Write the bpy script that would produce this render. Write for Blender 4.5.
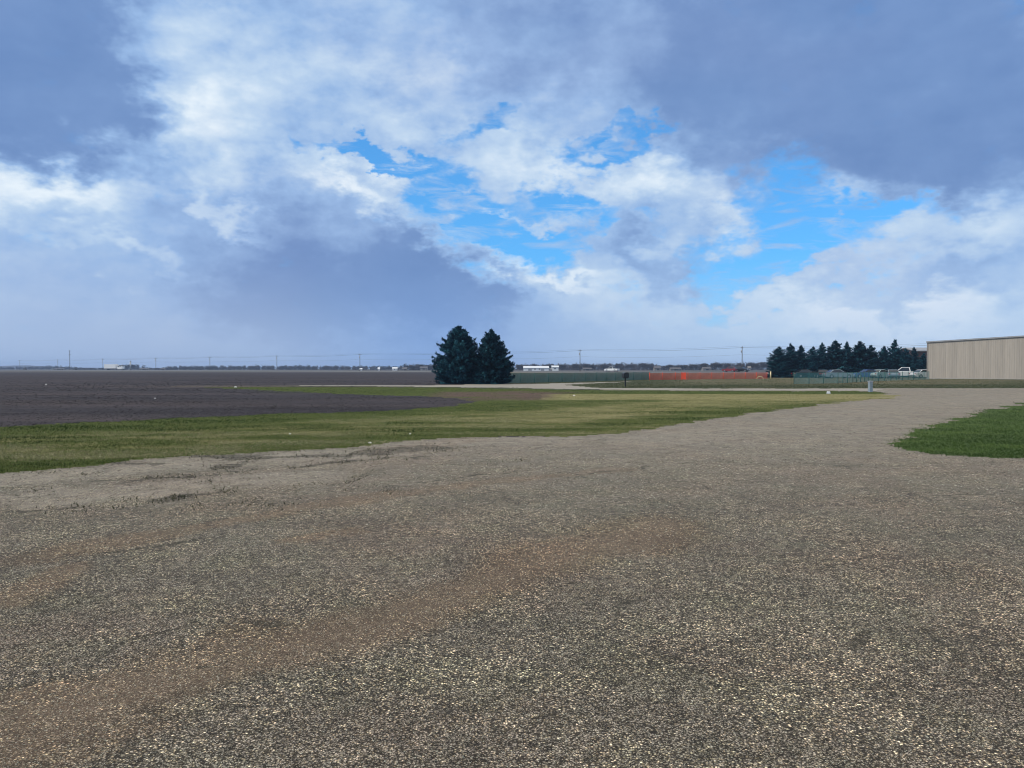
import bpy, bmesh, math, random
import numpy as np
from mathutils import Vector, Matrix
random.seed(7)
S = bpy.context.scene
for o in list(bpy.data.objects): bpy.data.objects.remove(o)
COL = S.collection
R = math.radians
F = 770.0; HOR = 368.6; CH = 1.6
PITCH = math.atan((384 - HOR) / F)

# ------------------------------------------------------------ camera
cam = bpy.data.cameras.new('camera'); cam.sensor_width = 36; cam.lens = 36 * F / 1024
cam.clip_start = 0.05; cam.clip_end = 20000
co = bpy.data.objects.new('camera', cam); COL.objects.link(co)
co.location = (0, 0, CH); co.rotation_euler = (R(90) - PITCH, 0, 0)
S.camera = co

# ------------------------------------------------------------ node helpers
def lin(c):
    return tuple(((x/255)/12.92 if x/255 <= .04045 else (((x/255)+.055)/1.055)**2.4) for x in c)
class NT:
    def __init__(s, tree): s.t = tree; s.n = tree.nodes; s.l = tree.links
    def put(s, sock, v):
        if v is None: return
        if isinstance(v, bpy.types.NodeSocket): s.l.new(v, sock)
        elif isinstance(v, (tuple, list)):
            if sock.type == 'RGBA' and len(v) == 3: v = tuple(v) + (1,)
            sock.default_value = v
        else: sock.default_value = v
    def math(s, op, a, b=None, c=None, clamp=False):
        n = s.n.new('ShaderNodeMath'); n.operation = op; n.use_clamp = clamp
        s.put(n.inputs[0], a); s.put(n.inputs[1], b); s.put(n.inputs[2], c); return n.outputs[0]
    def vec(s, op, a, b=None, sc=None):
        n = s.n.new('ShaderNodeVectorMath'); n.operation = op
        s.put(n.inputs[0], a); s.put(n.inputs[1], b)
        if sc is not None: s.put(n.inputs['Scale'], sc)
        return n.outputs['Value'] if op in ('LENGTH', 'DOT_PRODUCT') else n.outputs['Vector']
    def noise(s, v, scale, detail=4, rough=.55, dist=0, out='Fac'):
        n = s.n.new('ShaderNodeTexNoise'); s.put(n.inputs['Vector'], v)
        n.inputs['Scale'].default_value = scale; n.inputs['Detail'].default_value = detail
        n.inputs['Roughness'].default_value = rough; n.inputs['Distortion'].default_value = dist
        return n.outputs[out]
    def voro(s, v, scale, feature='F1', out='Distance', rand=1):
        n = s.n.new('ShaderNodeTexVoronoi'); n.feature = feature; s.put(n.inputs['Vector'], v)
        n.inputs['Scale'].default_value = scale; n.inputs['Randomness'].default_value = rand
        return n.outputs[out]
    def mapr(s, v, a, b, c=0, d=1, smooth=False):
        n = s.n.new('ShaderNodeMapRange'); n.interpolation_type = 'SMOOTHSTEP' if smooth else 'LINEAR'
        s.put(n.inputs[0], v); s.put(n.inputs[1], a); s.put(n.inputs[2], b); s.put(n.inputs[3], c); s.put(n.inputs[4], d)
        return n.outputs[0]
    def mix(s, f, a, b, mode='MIX'):
        n = s.n.new('ShaderNodeMix'); n.data_type = 'RGBA'; n.blend_type = mode
        s.put(n.inputs[0], f); s.put(n.inputs[6], a); s.put(n.inputs[7], b); return n.outputs[2]
    def ramp(s, f, stops):
        n = s.n.new('ShaderNodeValToRGB'); s.put(n.inputs[0], f); e = n.color_ramp.elements
        while len(e) < len(stops): e.new(.5)
        for k, (p, c) in enumerate(stops): e[k].position = p; e[k].color = tuple(c) + (1,)
        return n.outputs[0]
    def mapping(s, v, loc=(0,0,0), rot=(0,0,0), scale=(1,1,1), kind='POINT'):
        n = s.n.new('ShaderNodeMapping'); n.vector_type = kind; s.put(n.inputs[0], v)
        n.inputs[1].default_value = loc; n.inputs[2].default_value = rot; n.inputs[3].default_value = scale
        return n.outputs[0]
    def sep(s, v):
        n = s.n.new('ShaderNodeSeparateXYZ'); s.put(n.inputs[0], v); return n.outputs
    def comb(s, x, y, z=0):
        n = s.n.new('ShaderNodeCombineXYZ'); s.put(n.inputs[0], x); s.put(n.inputs[1], y); s.put(n.inputs[2], z); return n.outputs[0]
    def attr(s, name, out='Fac'):
        n = s.n.new('ShaderNodeAttribute'); n.attribute_name = name; return n.outputs[out]
    def bump(s, h, strength=.5, dist=.01):
        n = s.n.new('ShaderNodeBump'); n.inputs['Strength'].default_value = strength
        n.inputs['Distance'].default_value = dist; s.put(n.inputs['Height'], h); return n.outputs[0]

# ------------------------------------------------------------ world: Nishita sky with a cloud deck laid out by direction
SUN_EL, SUN_AZ = R(46), R(-112)       # azimuth from +Y, clockwise; sun high on the left, behind thin cloud
def pix_dir(px, py):
    u = (px - 512) / F; v = (384 - py) / F
    d = Vector((u, math.cos(PITCH) + v * math.sin(PITCH), -math.sin(PITCH) + v * math.cos(PITCH)))
    return d.normalized()
def azel(px, py):
    d = pix_dir(px, py); return math.atan2(d.x, d.y), math.asin(d.z)

W = bpy.data.worlds.new('World'); S.world = W; W.use_nodes = True
w = NT(W.node_tree); w.n.clear()
SKY_STR = 0.1
sky = w.n.new('ShaderNodeTexSky'); sky.sky_type = 'NISHITA'; sky.sun_disc = False
sky.sun_elevation = SUN_EL; sky.sun_rotation = SUN_AZ
sky.air_density = 1.0; sky.dust_density = 0.3; sky.ozone_density = 3.0
tc = w.n.new('ShaderNodeTexCoord'); D = tc.outputs['Generated']
dx, dy, dz = w.sep(D)
az = w.math('ARCTAN2', dx, dy); el = w.math('ARCSINE', dz)
P0 = w.comb(az, el, 0)
elc = w.math('MAXIMUM', dz, 0.0)
# flattened coordinate for cloud noise: clouds are stretched sideways near the horizon
st = 1.75
NP = w.comb(dx, dy, w.math('MULTIPLY', dz, st))
w1 = w.noise(NP, 3.2, 3, .5, 0, 'Color'); w2 = w.noise(NP, 11, 4, .6, 0, 'Color'); w3 = w.noise(NP, 38, 4, .62, 0, 'Color')
def cen(c, s): return w.vec('SCALE', w.vec('SUBTRACT', c, (.5, .5, .5)), sc=s)
P = w.vec('ADD', P0, w.vec('ADD', w.vec('ADD', cen(w1, .10), cen(w2, .15)), cen(w3, .045)))
chain = [None]
def field(blobs):
    tot = None
    for (px, py, rx, ry, rot, wt) in blobs:
        a, e = azel(px, py)
        Pc = P if chain[0] is None else w.vec('ADD', P, w.math('MULTIPLY', chain[0], 1e-9))   # keeps the shader evaluated blob by blob
        q = w.mapping(Pc, (a, e, 0), (0, 0, R(rot)), (rx / F, ry / F, 1), 'TEXTURE')
        d = w.vec('LENGTH', q)
        v = w.mapr(d, 0.0, 1.35, wt, 0.0, True)
        tot = v if tot is None else w.math('ADD', tot, v)
        chain[0] = tot
    return tot
holes = field([
    (455,205,58,62,0,1.1),(345,147,50,12,-8,1.0),(400,158,60,14,-10,1.0),(500,135,40,16,0,.8),(500,240,84,40,-20,1.05),
    (560,195,48,26,0,1.0),(515,110,26,12,0,.7),(605,145,40,16,0,.95),(658,132,32,12,0,.8),(555,245,60,26,0,.8),
    (630,230,50,18,0,.55),(790,215,44,58,8,1.15),(868,222,86,20,-3,1.1),(750,262,95,30,0,.85),(850,262,64,20,0,.8),
    (700,285,130,16,0,.5),(1010,10,50,30,0,.3),(730,195,22,34,0,.6),(590,215,24,24,0,.6),(640,262,62,24,-26,-1.3),(650,190,50,34,0,-.7),(500,222,70,9,-5,-.55),(400,185,40,18,-25,-.6),(470,190,30,8,0,-.5)])
dark = field([
    (20,65,125,105,0,1.9),(150,130,60,16,0,.6),
    (890,70,230,145,0,1.3),(985,150,90,60,-10,.7),(720,60,230,110,0,.65),(560,60,150,70,0,.35),(430,15,200,60,0,.5),
    (250,225,110,40,-30,.3),(330,235,110,55,-30,.55),(400,262,70,30,-35,.5),(455,292,95,34,-12,.72),(330,305,190,60,-12,.55),(230,260,120,50,-30,.35),(505,300,30,22,0,.45),(340,310,200,50,0,.45),
    (640,258,64,24,-26,.7),(700,262,36,20,-20,.55),(560,300,14,8,0,.5),(540,205,40,16,0,.3),
    (900,300,90,18,4,.3),(980,275,60,24,0,.5),(690,350,200,26,0,.3),(560,345,120,30,0,.40),(130,330,260,50,0,.12),(720,180,40,40,0,.3)])
bright = field([
    (640,180,48,26,0,.85),(545,160,50,26,0,.45),(715,215,26,34,20,.65),(215,85,90,70,-25,.45),(150,110,24,50,15,.55),
    (345,190,62,22,-32,1.0),(400,105,70,26,-25,.3),(25,190,70,38,0,1.0),(85,190,60,25,0,.55),(225,208,60,14,-30,.75),(130,262,80,12,-12,.45),
    (620,90,40,70,0,.25),(840,318,130,26,-8,.85),(960,325,120,22,0,.7),(940,238,60,34,0,.4),(835,200,36,18,0,.4),(1010,200,36,46,0,.45),
    (515,270,45,10,-20,.8),(560,290,50,12,0,.55),(400,180,34,16,-20,.7),(885,227,14,7,0,.9),
    (460,130,70,16,-10,.3),(215,130,50,50,0,.4),(490,222,60,9,0,.45),(590,215,40,20,0,.2),(640,300,110,18,0,.35)])
SV = w.comb(dx, dy, w.math('MULTIPLY', dz, st))
def relief(scale, detail, off, rough=.58):
    a = w.noise(NP, scale, detail, rough)
    sh = (math.sin(R(-60))*off, math.cos(R(-60))*off*.3, off*1.1)
    b_ = w.noise(w.vec('ADD', NP, sh), scale, detail, rough)
    return a, w.math('SUBTRACT', a, b_)
fb1, rl1 = relief(5.0, 5, .035); fb2, rl2 = relief(15.0, 5, .012); fb3 = w.noise(NP, 42.0, 4, .6)
vp = w.mapping(NP, (0,0,0), (0, R(8), 0), (1, 1, 2.4))
veil = w.mapr(w.noise(vp, 13, 6, .6, .6), .46, .70, 0, .8, True)
cov = w.math('SUBTRACT', 1.0, holes)
cov = w.math('ADD', cov, w.math('MULTIPLY', w.math('SUBTRACT', fb2, .5), 1.4))
cov = w.math('ADD', cov, w.math('MULTIPLY', w.math('SUBTRACT', fb3, .5), .6))
cov = w.mapr(cov, .05, .85, 0, 1, True)
cov = w.math('MAXIMUM', cov, veil)
br = w.math('ADD', .58, w.math('MULTIPLY', bright, .36))
darks = w.mapr(dark, .05, 1.25, 0, 1, True)
br = w.math('SUBTRACT', br, w.math('MULTIPLY', darks, .385))
amp = w.math('MULTIPLY', w.mapr(darks, 0, 1, 1, .25), w.mapr(el, .03, .26, .35, 1, True))
br = w.math('ADD', br, w.math('MULTIPLY', w.math('MULTIPLY', rl1, amp), .62))
br = w.math('ADD', br, w.math('MULTIPLY', w.math('MULTIPLY', rl2, amp), .36))
br = w.math('ADD', br, w.math('MULTIPLY', w.math('MULTIPLY', w.math('SUBTRACT', fb1, .5), w.mapr(el, .03, .26, .5, 1, True)), .40))
br = w.math('ADD', br, w.math('MULTIPLY', w.math('MULTIPLY', w.math('SUBTRACT', fb2, .5), amp), .14))
k = 1 / SKY_STR
def sc(c): return tuple(x * k for x in lin(c))
cloud = w.ramp(br, [(0.0, sc((96,130,184))), (.25, sc((120,152,202))), (.48, sc((154,187,230))), (.72, sc((193,216,241))), (.95, sc((232,244,254)))])
# slight violet/cyan drift inside the clouds
hue = w.noise(NP, 2.6, 2)
cloud = w.mix(w.mapr(hue, .48, .64, 0, 1), cloud, w.mix(1.0, cloud, (1.03, .985, .98), 'MULTIPLY'))
blue = w.mix(1.0, sky.outputs[0], (.50, 1.22, 1.75), 'MULTIPLY')
blue = w.mix(w.mapr(el, 0, .28, .55, .25), blue, sc((100,182,250)))
clear = w.mix(cov, blue, cloud)
clear = w.mix(w.mapr(el, .46, .75, 0, 1, True), clear, w.ramp(w.math('ADD', fb1, 0), [(.35, sc((176,184,194))), (.65, sc((236,234,228)))]))  # unseen overhead cloud greyed to take the blue out of the ground light
# thick air near the horizon
left = w.mapr(az, -.45, .45, 0, 1, True)
hz = w.mix(left, sc((166,188,222)), sc((184,210,240)))
hz = w.mix(w.mapr(w.math('ABSOLUTE', w.math('ADD', az, .10)), 0, .24, .85, 0, True), hz, sc((126,164,220)))
out = w.mix(w.mapr(el, .0, .15, .85, 0, True), clear, hz)
out = w.mix(w.mapr(dz, -.02, 0, 1, 0), out, sc((90,88,86)))
bg = w.n.new('ShaderNodeBackground'); w.l.new(out, bg.inputs[0]); bg.inputs[1].default_value = SKY_STR
wo = w.n.new('ShaderNodeOutputWorld'); w.l.new(bg.outputs[0], wo.inputs[0])
W.cycles.sampling_method = 'MANUAL'; W.cycles.sample_map_resolution = 512

# ------------------------------------------------------------ sun
sl = bpy.data.lights.new('sun', 'SUN'); sl.energy = 2.6; sl.angle = R(12); sl.color = (1, .93, .82)
so = bpy.data.objects.new('sun', sl); COL.objects.link(so)
sd = Vector((math.sin(SUN_AZ) * math.cos(SUN_EL), math.cos(SUN_AZ) * math.cos(SUN_EL), math.sin(SUN_EL)))
so.rotation_euler = sd.to_track_quat('Z', 'Y').to_euler(); so.location = (-20, 0, 30)
S.view_settings.view_transform = 'Standard'; S.view_settings.look = 'None'
S.view_settings.exposure = 0; S.view_settings.gamma = 1; S.view_settings.use_curve_mapping = False
S.render.engine = 'CYCLES'; S.render.resolution_x = 1024; S.render.resolution_y = 768
S.cycles.volume_bounces = 1; S.cycles.pixel_filter_type = 'BLACKMAN_HARRIS'; S.cycles.filter_width = 1.05

# ------------------------------------------------------------ object helpers
def tag(o, label=None, cat=None, group=None, kind=None):
    if label: o['label'] = label
    if cat: o['category'] = cat
    if group: o['group'] = group
    if kind: o['kind'] = kind
    return o
def empty(name, loc, rz=0):
    o = bpy.data.objects.new(name, None); COL.objects.link(o); o.location = loc; o.rotation_euler = (0, 0, rz)
    o.empty_display_size = .2; return o
def copy_tree(o, parent=None):
    c = o.copy(); COL.objects.link(c); c.parent = parent
    for ch in list(o.children): copy_tree(ch, c)
    return c
class MB:
    def __init__(s): s.v = []; s.f = []
    def face(s, pts):
        i = len(s.v); s.v += [tuple(p) for p in pts]; s.f.append(tuple(range(i, i + len(pts))))
    def box(s, x0, x1, y0, y1, z0, z1):
        i = len(s.v)
        s.v += [(x0,y0,z0),(x1,y0,z0),(x1,y1,z0),(x0,y1,z0),(x0,y0,z1),(x1,y0,z1),(x1,y1,z1),(x0,y1,z1)]
        s.f += [tuple(i + k for k in q) for q in ((0,3,2,1),(4,5,6,7),(0,1,5,4),(1,2,6,5),(2,3,7,6),(3,0,4,7))]
    def tube(s, a, b, r0, r1=None, n=8, caps=True):
        a = Vector(a); b = Vector(b); r1 = r0 if r1 is None else r1
        d = (b - a).normalized(); t = Vector((0,0,1)) if abs(d.z) < .9 else Vector((1,0,0))
        x = d.cross(t).normalized(); y = d.cross(x); i = len(s.v)
        for c, r in ((a, r0), (b, r1)):
            for q in range(n):
                g = 2*math.pi*q/n; s.v.append(tuple(c + x*math.cos(g)*r + y*math.sin(g)*r))
        for q in range(n): s.f.append((i+q, i+(q+1)%n, i+n+(q+1)%n, i+n+q))
        if caps: s.f += [tuple(i+n-1-q for q in range(n)), tuple(i+n+q for q in range(n))]
    def prism(s, prof, y0, y1, k0=None):
        """profile of (x,z) extruded along y"""
        n = len(prof); i = len(s.v)
        s.v += [(x, y0, z) for x, z in prof] + [(x, y1, z) for x, z in prof]
        for q in range(n): s.f.append((i+q, i+(q+1)%n, i+n+(q+1)%n, i+n+q))
        s.f += [tuple(i+n-1-q for q in range(n)), tuple(i+n+q for q in range(n))]
    def build(s, name, mat, parent=None, smooth=False, bevel=0):
        me = bpy.data.meshes.new(name); me.from_pydata(s.v, [], s.f); me.materials.append(mat)
        bm = bmesh.new(); bm.from_mesh(me)
        bmesh.ops.recalc_face_normals(bm, faces=bm.faces)
        if bevel: bmesh.ops.bevel(bm, geom=[e for e in bm.edges if len(e.link_faces) == 2 and e.calc_face_angle(0) > .4], offset=bevel, segments=2, profile=.6, affect='EDGES', clamp_overlap=True)
        bm.to_mesh(me); bm.free()
        if smooth:
            me.polygons.foreach_set('use_smooth', [True]*len(me.polygons))
        o = bpy.data.objects.new(name, me); COL.objects.link(o); o.parent = parent; return o
def np_mesh(name, verts, faces, mat, attrs=None, smooth=False, k=None):
    """fast mesh from arrays; faces (n,k)"""
    me = bpy.data.meshes.new(name); nv = len(verts); nf, k = faces.shape
    me.vertices.add(nv); me.vertices.foreach_set('co', np.asarray(verts, np.float32).ravel())
    me.loops.add(nf*k); me.loops.foreach_set('vertex_index', faces.astype(np.int32).ravel())
    me.polygons.add(nf); me.polygons.foreach_set('loop_start', np.arange(0, nf*k, k, dtype=np.int32))
    me.polygons.foreach_set('loop_total', np.full(nf, k, np.int32)) if False else None
    if smooth: me.polygons.foreach_set('use_smooth', np.ones(nf, bool))
    me.update(calc_edges=True)
    for a, v in (attrs or {}).items():
        if v.ndim == 2:
            at = me.attributes.new(a, 'FLOAT_COLOR', 'POINT'); at.data.foreach_set('color', v.astype(np.float32).ravel())
        else:
            at = me.attributes.new(a, 'FLOAT', 'POINT'); at.data.foreach_set('value', v.astype(np.float32).ravel())
    me.materials.append(mat); me.validate()
    o = bpy.data.objects.new(name, me); COL.objects.link(o); return o

# ------------------------------------------------------------ numpy noise
def vnoise(x, y, seed=0):
    xi = np.floor(x).astype(np.int64); yi = np.floor(y).astype(np.int64); fx = x - xi; fy = y - yi
    fx = fx*fx*(3-2*fx); fy = fy*fy*(3-2*fy)
    def h(a, b):
        n = (a*374761393 + b*668265263 + seed*2147483647) & 0xffffffff
        n = ((n ^ (n >> 13)) * 1274126177) & 0xffffffff
        return ((n ^ (n >> 16)) & 0xffff) / 65535.0
    return (h(xi,yi)*(1-fx) + h(xi+1,yi)*fx)*(1-fy) + (h(xi,yi+1)*(1-fx) + h(xi+1,yi+1)*fx)*fy
def fbm(x, y, seed=0, oct=4):
    t = 0; a = .5; n = 0
    for o in range(oct): t = t + a*vnoise(x*2**o + 17*o, y*2**o - 9*o, seed+o); n += a; a *= .55
    return t/n
def inpoly(x, y, poly):
    c = np.zeros(x.shape, bool); n = len(poly)
    for i in range(n):
        x0, y0 = poly[i]; x1, y1 = poly[(i+1) % n]
        if y0 == y1: continue
        c ^= ((y0 > y) != (y1 > y)) & (x < (x1-x0)*(y-y0)/(y1-y0) + x0)
    return c
def sstep(v, a, b):
    t = np.clip((v-a)/(b-a), 0, 1); return t*t*(3-2*t)
cp_, sp_ = math.cos(PITCH), math.sin(PITCH)
def to_px(X, Y, Z=0.0):
    """plan -> design-plan coordinates of the survey photo"""
    dzz = Z - CH
    d = Y*cp_ - dzz*sp_; up = Y*sp_ + dzz*cp_
    d = np.where(d < .3, .3, d)
    return 512 + F*X/d, 384 - F*up/d
def gp(px, py, z=0.0):
    u = (px-512)/F; v = (384-py)/F
    d = Vector((u, cp_ + v*sp_, -sp_ + v*cp_)); t = (z - CH)/d.z
    return Vector((u*t, d.y*t, z))
def at(px, Y): return (px-512)/F*Y        # X of a thing seen at column px at distance Y
def hz_(X, Y):
    near = 1/(1 + (Y/60.0)**2)
    return (fbm(X*.22, Y*.22, 5, 3)-.5)*.05*near + (fbm(X*1.3+4, Y*1.3, 9, 3)-.5)*.018*near
def hzf(X, Y): return float(hz_(np.array([X]), np.array([Y]))[0])

# ------------------------------------------------------------ materials
def new_mat(name):
    m = bpy.data.materials.new(name); m.use_nodes = True; t = NT(m.node_tree)
    return m, t, m.node_tree.nodes['Principled BSDF']
def simple(name, col, rough=.6, metal=0, var=.12, scale=3, spec=.4, emis=None):
    m, t, b = new_mat(name)
    tc = t.n.new('ShaderNodeTexCoord')
    n = t.noise(tc.outputs['Object'], scale, 5, .6)
    f = t.mapr(n, .3, .7, 1-var, 1+var)
    c = t.mix(1.0, col + (1,) if len(col) == 3 else col, t.comb(f, f, f), 'MULTIPLY')
    t.l.new(c, b.inputs['Base Color']); b.inputs['Roughness'].default_value = rough
    b.inputs['Metallic'].default_value = metal; b.inputs['Specular IOR Level'].default_value = spec
    return m
def pos(t):
    g = t.n.new('ShaderNodeNewGeometry'); return g.outputs['Position']

# gravel: weathered chip seal with exposed aggregate
def gravel_mat(name, road=False):
    m, t, b = new_mat(name); p = pos(t)
    pw = t.vec('ADD', p, t.vec('SCALE', t.vec('SUBTRACT', t.noise(p, 60, 2, .5, 0, 'Color'), (.5,.5,.5)), sc=.006))
    cc = t.voro(pw, 85, 'F1', 'Color'); cd = t.voro(pw, 85, 'F1', 'Distance')
    c2 = t.voro(pw, 210, 'F1', 'Color'); d2 = t.voro(pw, 210, 'F1', 'Distance')
    r, g, bl = t.sep(cc)
    r2, g2, _ = t.sep(c2)
    stone = t.ramp(r, [(0, (.035,.031,.026)), (.3, (.11,.10,.082)), (.55, (.23,.21,.172)), (.8, (.45,.415,.35)), (1, (.85,.81,.71))])
    tint = t.mix(g, (1.36,1.15,.93,1), (1.23,1.18,.93,1)); stone = t.mix(1, stone, tint, 'MULTIPLY')
    fine = t.ramp(r2, [(0, (.045,.04,.033)), (.55, (.16,.143,.118)), (1, (.50,.455,.38))])
    gap = t.mapr(cd, .28, .62, 0, 1, True)
    col = t.mix(t.mapr(bl, .35, .5, .0, .85), stone, fine)
    col = t.mix(t.math('MULTIPLY', gap, .92), col, (.022,.019,.015,1))
    # coarser grain so that the surface keeps its speckle farther off
    cs = t.voro(p, 26, 'F1', 'Color'); rs, gs, _ = t.sep(cs)
    f = t.mapr(rs, 0, 1, .62, 1.45); col = t.mix(1, col, t.comb(f, f, f), 'MULTIPLY')
    n7 = t.noise(p, 7, 5, .7); f = t.mapr(n7, .28, .72, .84, 1.28); col = t.mix(1, col, t.comb(f, f, f), 'MULTIPLY')
    n1 = t.noise(p, .9, 6, .62); f = t.mapr(n1, .3, .7, .80, 1.36); col = t.mix(1, col, t.comb(f, f, f), 'MULTIPLY')
    n0 = t.noise(t.mapping(p, (3,9,0)), .35, 4, .6)
    col = t.mix(t.mapr(n0, .45, .62, 0, .6), col, t.mix(1, col, (1.08,.94,.92,1), 'MULTIPLY'))
    n00 = t.noise(t.mapping(p, (31,2,0)), 1.6, 4, .6)
    col = t.mix(t.mapr(n00, .48, .64, 0, .6), col, t.mix(1, col, (.90,.98,.90,1), 'MULTIPLY'))
    # tracked-in clay, pale wear plus painted grazing brightness, fines and old cracks (survey masks)
    dirt = t.attr('dirt'); worn_graze = t.attr('worn_graze'); crk = t.attr('crack')
    dn = t.math('ADD', dirt, t.math('MULTIPLY', t.math('SUBTRACT', t.noise(p, 2.2, 9, .72), .5), 1.7))
    dn = t.math('MULTIPLY', t.mapr(dn, .15, 1.1, 0, 1, True), t.mapr(dirt, 0, .35, 0, 1, True))
    clay = t.ramp(t.noise(p, 130, 3, .7), [(.3, (.075,.050,.033)), (.5, (.15,.105,.072)), (.7, (.30,.22,.155))])
    keep = t.mapr(r, .6, .86, 1, .25)
    col = t.mix(t.mapr(dirt, 0, .6, 0, .65, True), col, t.mix(1, col, (.94,.80,.68,1), 'MULTIPLY'))
    col = t.mix(t.math('MULTIPLY', t.math('MULTIPLY', dn, .62), keep), col, clay)
    wn = t.math('MULTIPLY', worn_graze, t.mapr(t.noise(p, 3, 5, .65), .35, .65, .35, 1))
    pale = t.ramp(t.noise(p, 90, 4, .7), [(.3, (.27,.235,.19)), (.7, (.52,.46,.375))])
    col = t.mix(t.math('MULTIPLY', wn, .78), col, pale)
    ck = t.mapr(t.math('ADD', crk, t.math('MULTIPLY', t.math('SUBTRACT', t.noise(t.mapping(p, scale=(.6,1,1)), 5, 7, .72), .5), 2.2)), .62, .85, 0, 1, True); ck = t.math('MULTIPLY', ck, t.mapr(crk, 0, .25, 0, 1))
    col = t.mix(t.math('MULTIPLY', ck, t.mapr(t.noise(p, 14, 4, .7), .35, .6, .25, .85)), col, (.030,.027,.018,1))
    # hairline cracks
    vc = t.voro(t.vec('ADD', p, t.vec('SCALE', t.noise(p, 1.4, 5, .65, 0, 'Color'), sc=1.3)), .55, 'DISTANCE_TO_EDGE', 'Distance')
    hc = t.math('MULTIPLY', t.mapr(vc, .0, .018, 1, 0), t.mapr(t.noise(p, .5, 2), .5, .6, 0, 1))
    col = t.mix(t.math('MULTIPLY', hc, .75), col, (.04,.036,.03,1))
    t.l.new(col, b.inputs['Base Color'])
    b.inputs['Roughness'].default_value = .88; b.inputs['Specular IOR Level'].default_value = .25
    h = t.math('ADD', t.math('MULTIPLY', t.math('SUBTRACT', 1, cd), t.mapr(bl, .35, .5, 1, .35)), t.math('MULTIPLY', t.math('SUBTRACT', 1, d2), .3))
    h = t.math('ADD', h, t.math('MULTIPLY', r, .35))
    nb = t.bump(h, .85, .007)
    n2 = t.n.new('ShaderNodeBump'); n2.inputs['Strength'].default_value = .5; n2.inputs['Distance'].default_value = .03
    t.put(n2.inputs['Height'], n7); t.l.new(nb, n2.inputs['Normal']); t.l.new(n2.outputs[0], b.inputs['Normal'])
    return m
M_LOT = gravel_mat('gravel')

def road_mat():
    m, t, b = new_mat('pale_gravel'); p = pos(t)
    c = t.ramp(t.noise(p, 2.5, 6, .7), [(.3, (.23,.205,.17)), (.7, (.36,.33,.28))])
    c = t.mix(t.mapr(t.noise(p, .22, 4), .4, .7, 0, .5), c, (.27,.225,.175,1))
    t.l.new(c, b.inputs['Base Color']); b.inputs['Roughness'].default_value = .9
    t.l.new(t.bump(t.noise(p, 30, 4, .7), .6, .02), b.inputs['Normal']); return m
M_ROAD = road_mat()
def soil_mat():
    m, t, b = new_mat('ploughed_soil'); p = pos(t)
    ps = t.mapping(p, (0,0,0), (0,0,R(8)), (.35, 1, 1))
    c = t.ramp(t.noise(ps, 3.2, 7, .75), [(.28, (.018,.0155,.019)), (.5, (.036,.031,.035)), (.72, (.072,.063,.068))])
    c = t.mix(t.mapr(t.noise(t.mapping(p, scale=(.02,.16,1)), 1.2, 4, .6), .4, .65, 0, .6), c, (.060,.046,.044,1))
    c = t.mix(t.math('MULTIPLY', t.mapr(t.noise(ps, 11, 3, .6), .63, .70, 0, 1), .6), c, (.17,.155,.15,1))
    f = t.mapr(t.noise(t.mapping(p, scale=(.05,.35,1)), .8, 5, .65), .32, .68, .68, 1.4); c = t.mix(1, c, t.comb(f, f, f), 'MULTIPLY')
    g = t.attr('dry'); c = t.mix(g, c, t.ramp(t.noise(ps, 2, 6, .7), [(.3, (.10,.078,.052)), (.7, (.21,.17,.12))]))
    g = t.attr('green'); c = t.mix(g, c, t.ramp(t.noise(ps, 2, 6, .7), [(.3, (.040,.058,.026)), (.7, (.095,.115,.05))]))
    t.l.new(c, b.inputs['Base Color']); b.inputs['Roughness'].default_value = .95; b.inputs['Specular IOR Level'].default_value = .15
    t.l.new(t.bump(t.noise(ps, 4, 6, .75), .8, .05), b.inputs['Normal']); return m
M_SOIL = soil_mat()
def turf_mat(name, a, bcol, dry, soil):
    m, t, b = new_mat(name); p = pos(t)
    ps = t.mapping(p, (0,0,0), (0,0,R(-6)), (.55, 1.2, 1))
    c = t.ramp(t.noise(ps, 5, 7, .75), [(.3, a), (.7, bcol)])
    d = t.math('ADD', t.attr('dry'), t.math('MULTIPLY', t.math('SUBTRACT', t.noise(ps, .9, 6, .72), .5), 1.6))
    c = t.mix(t.mapr(d, .25, .95, 0, .9, True), c, t.ramp(t.noise(ps, 6, 5, .7), [(.3, dry), (.75, tuple(min(1, x*1.7) for x in dry))]))
    s = t.math('ADD', t.attr('bare'), t.math('MULTIPLY', t.math('SUBTRACT', t.noise(ps, 1.6, 6, .7), .5), .9))
    c = t.mix(t.mapr(s, .35, .8, 0, 1, True), c, t.ramp(t.noise(ps, 5, 5, .7), [(.3, soil), (.75, tuple(x*2 for x in soil))]))
    t.l.new(c, b.inputs['Base Color']); b.inputs['Roughness'].default_value = .95; b.inputs['Specular IOR Level'].default_value = .1
    t.l.new(t.bump(t.noise(ps, 14, 6, .75), 1, .06), b.inputs['Normal']); return m
M_VERGE = turf_mat('verge_turf', (.036,.052,.013), (.115,.140,.028), (.235,.205,.095), (.085,.058,.046))
M_LAWN = turf_mat('lawn_turf', (.042,.070,.020), (.105,.150,.042), (.12,.125,.05), (.05,.045,.03))
M_MEAD = turf_mat('meadow_turf', (.050,.062,.032), (.105,.105,.058), (.17,.145,.095), (.07,.055,.042))
def far_mat():
    m, t, b = new_mat('far_land'); p = pos(t)
    ps = t.mapping(p, scale=(.004, .02, 1))
    c = t.ramp(t.noise(ps, 2.2, 4, .6), [(.35, (.05,.04,.038)), (.5, (.075,.062,.05)), (.62, (.05,.06,.038))])
    t.l.new(c, b.inputs['Base Color']); b.inputs['Roughness'].default_value = 1; return m
M_FAR = far_mat()

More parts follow.
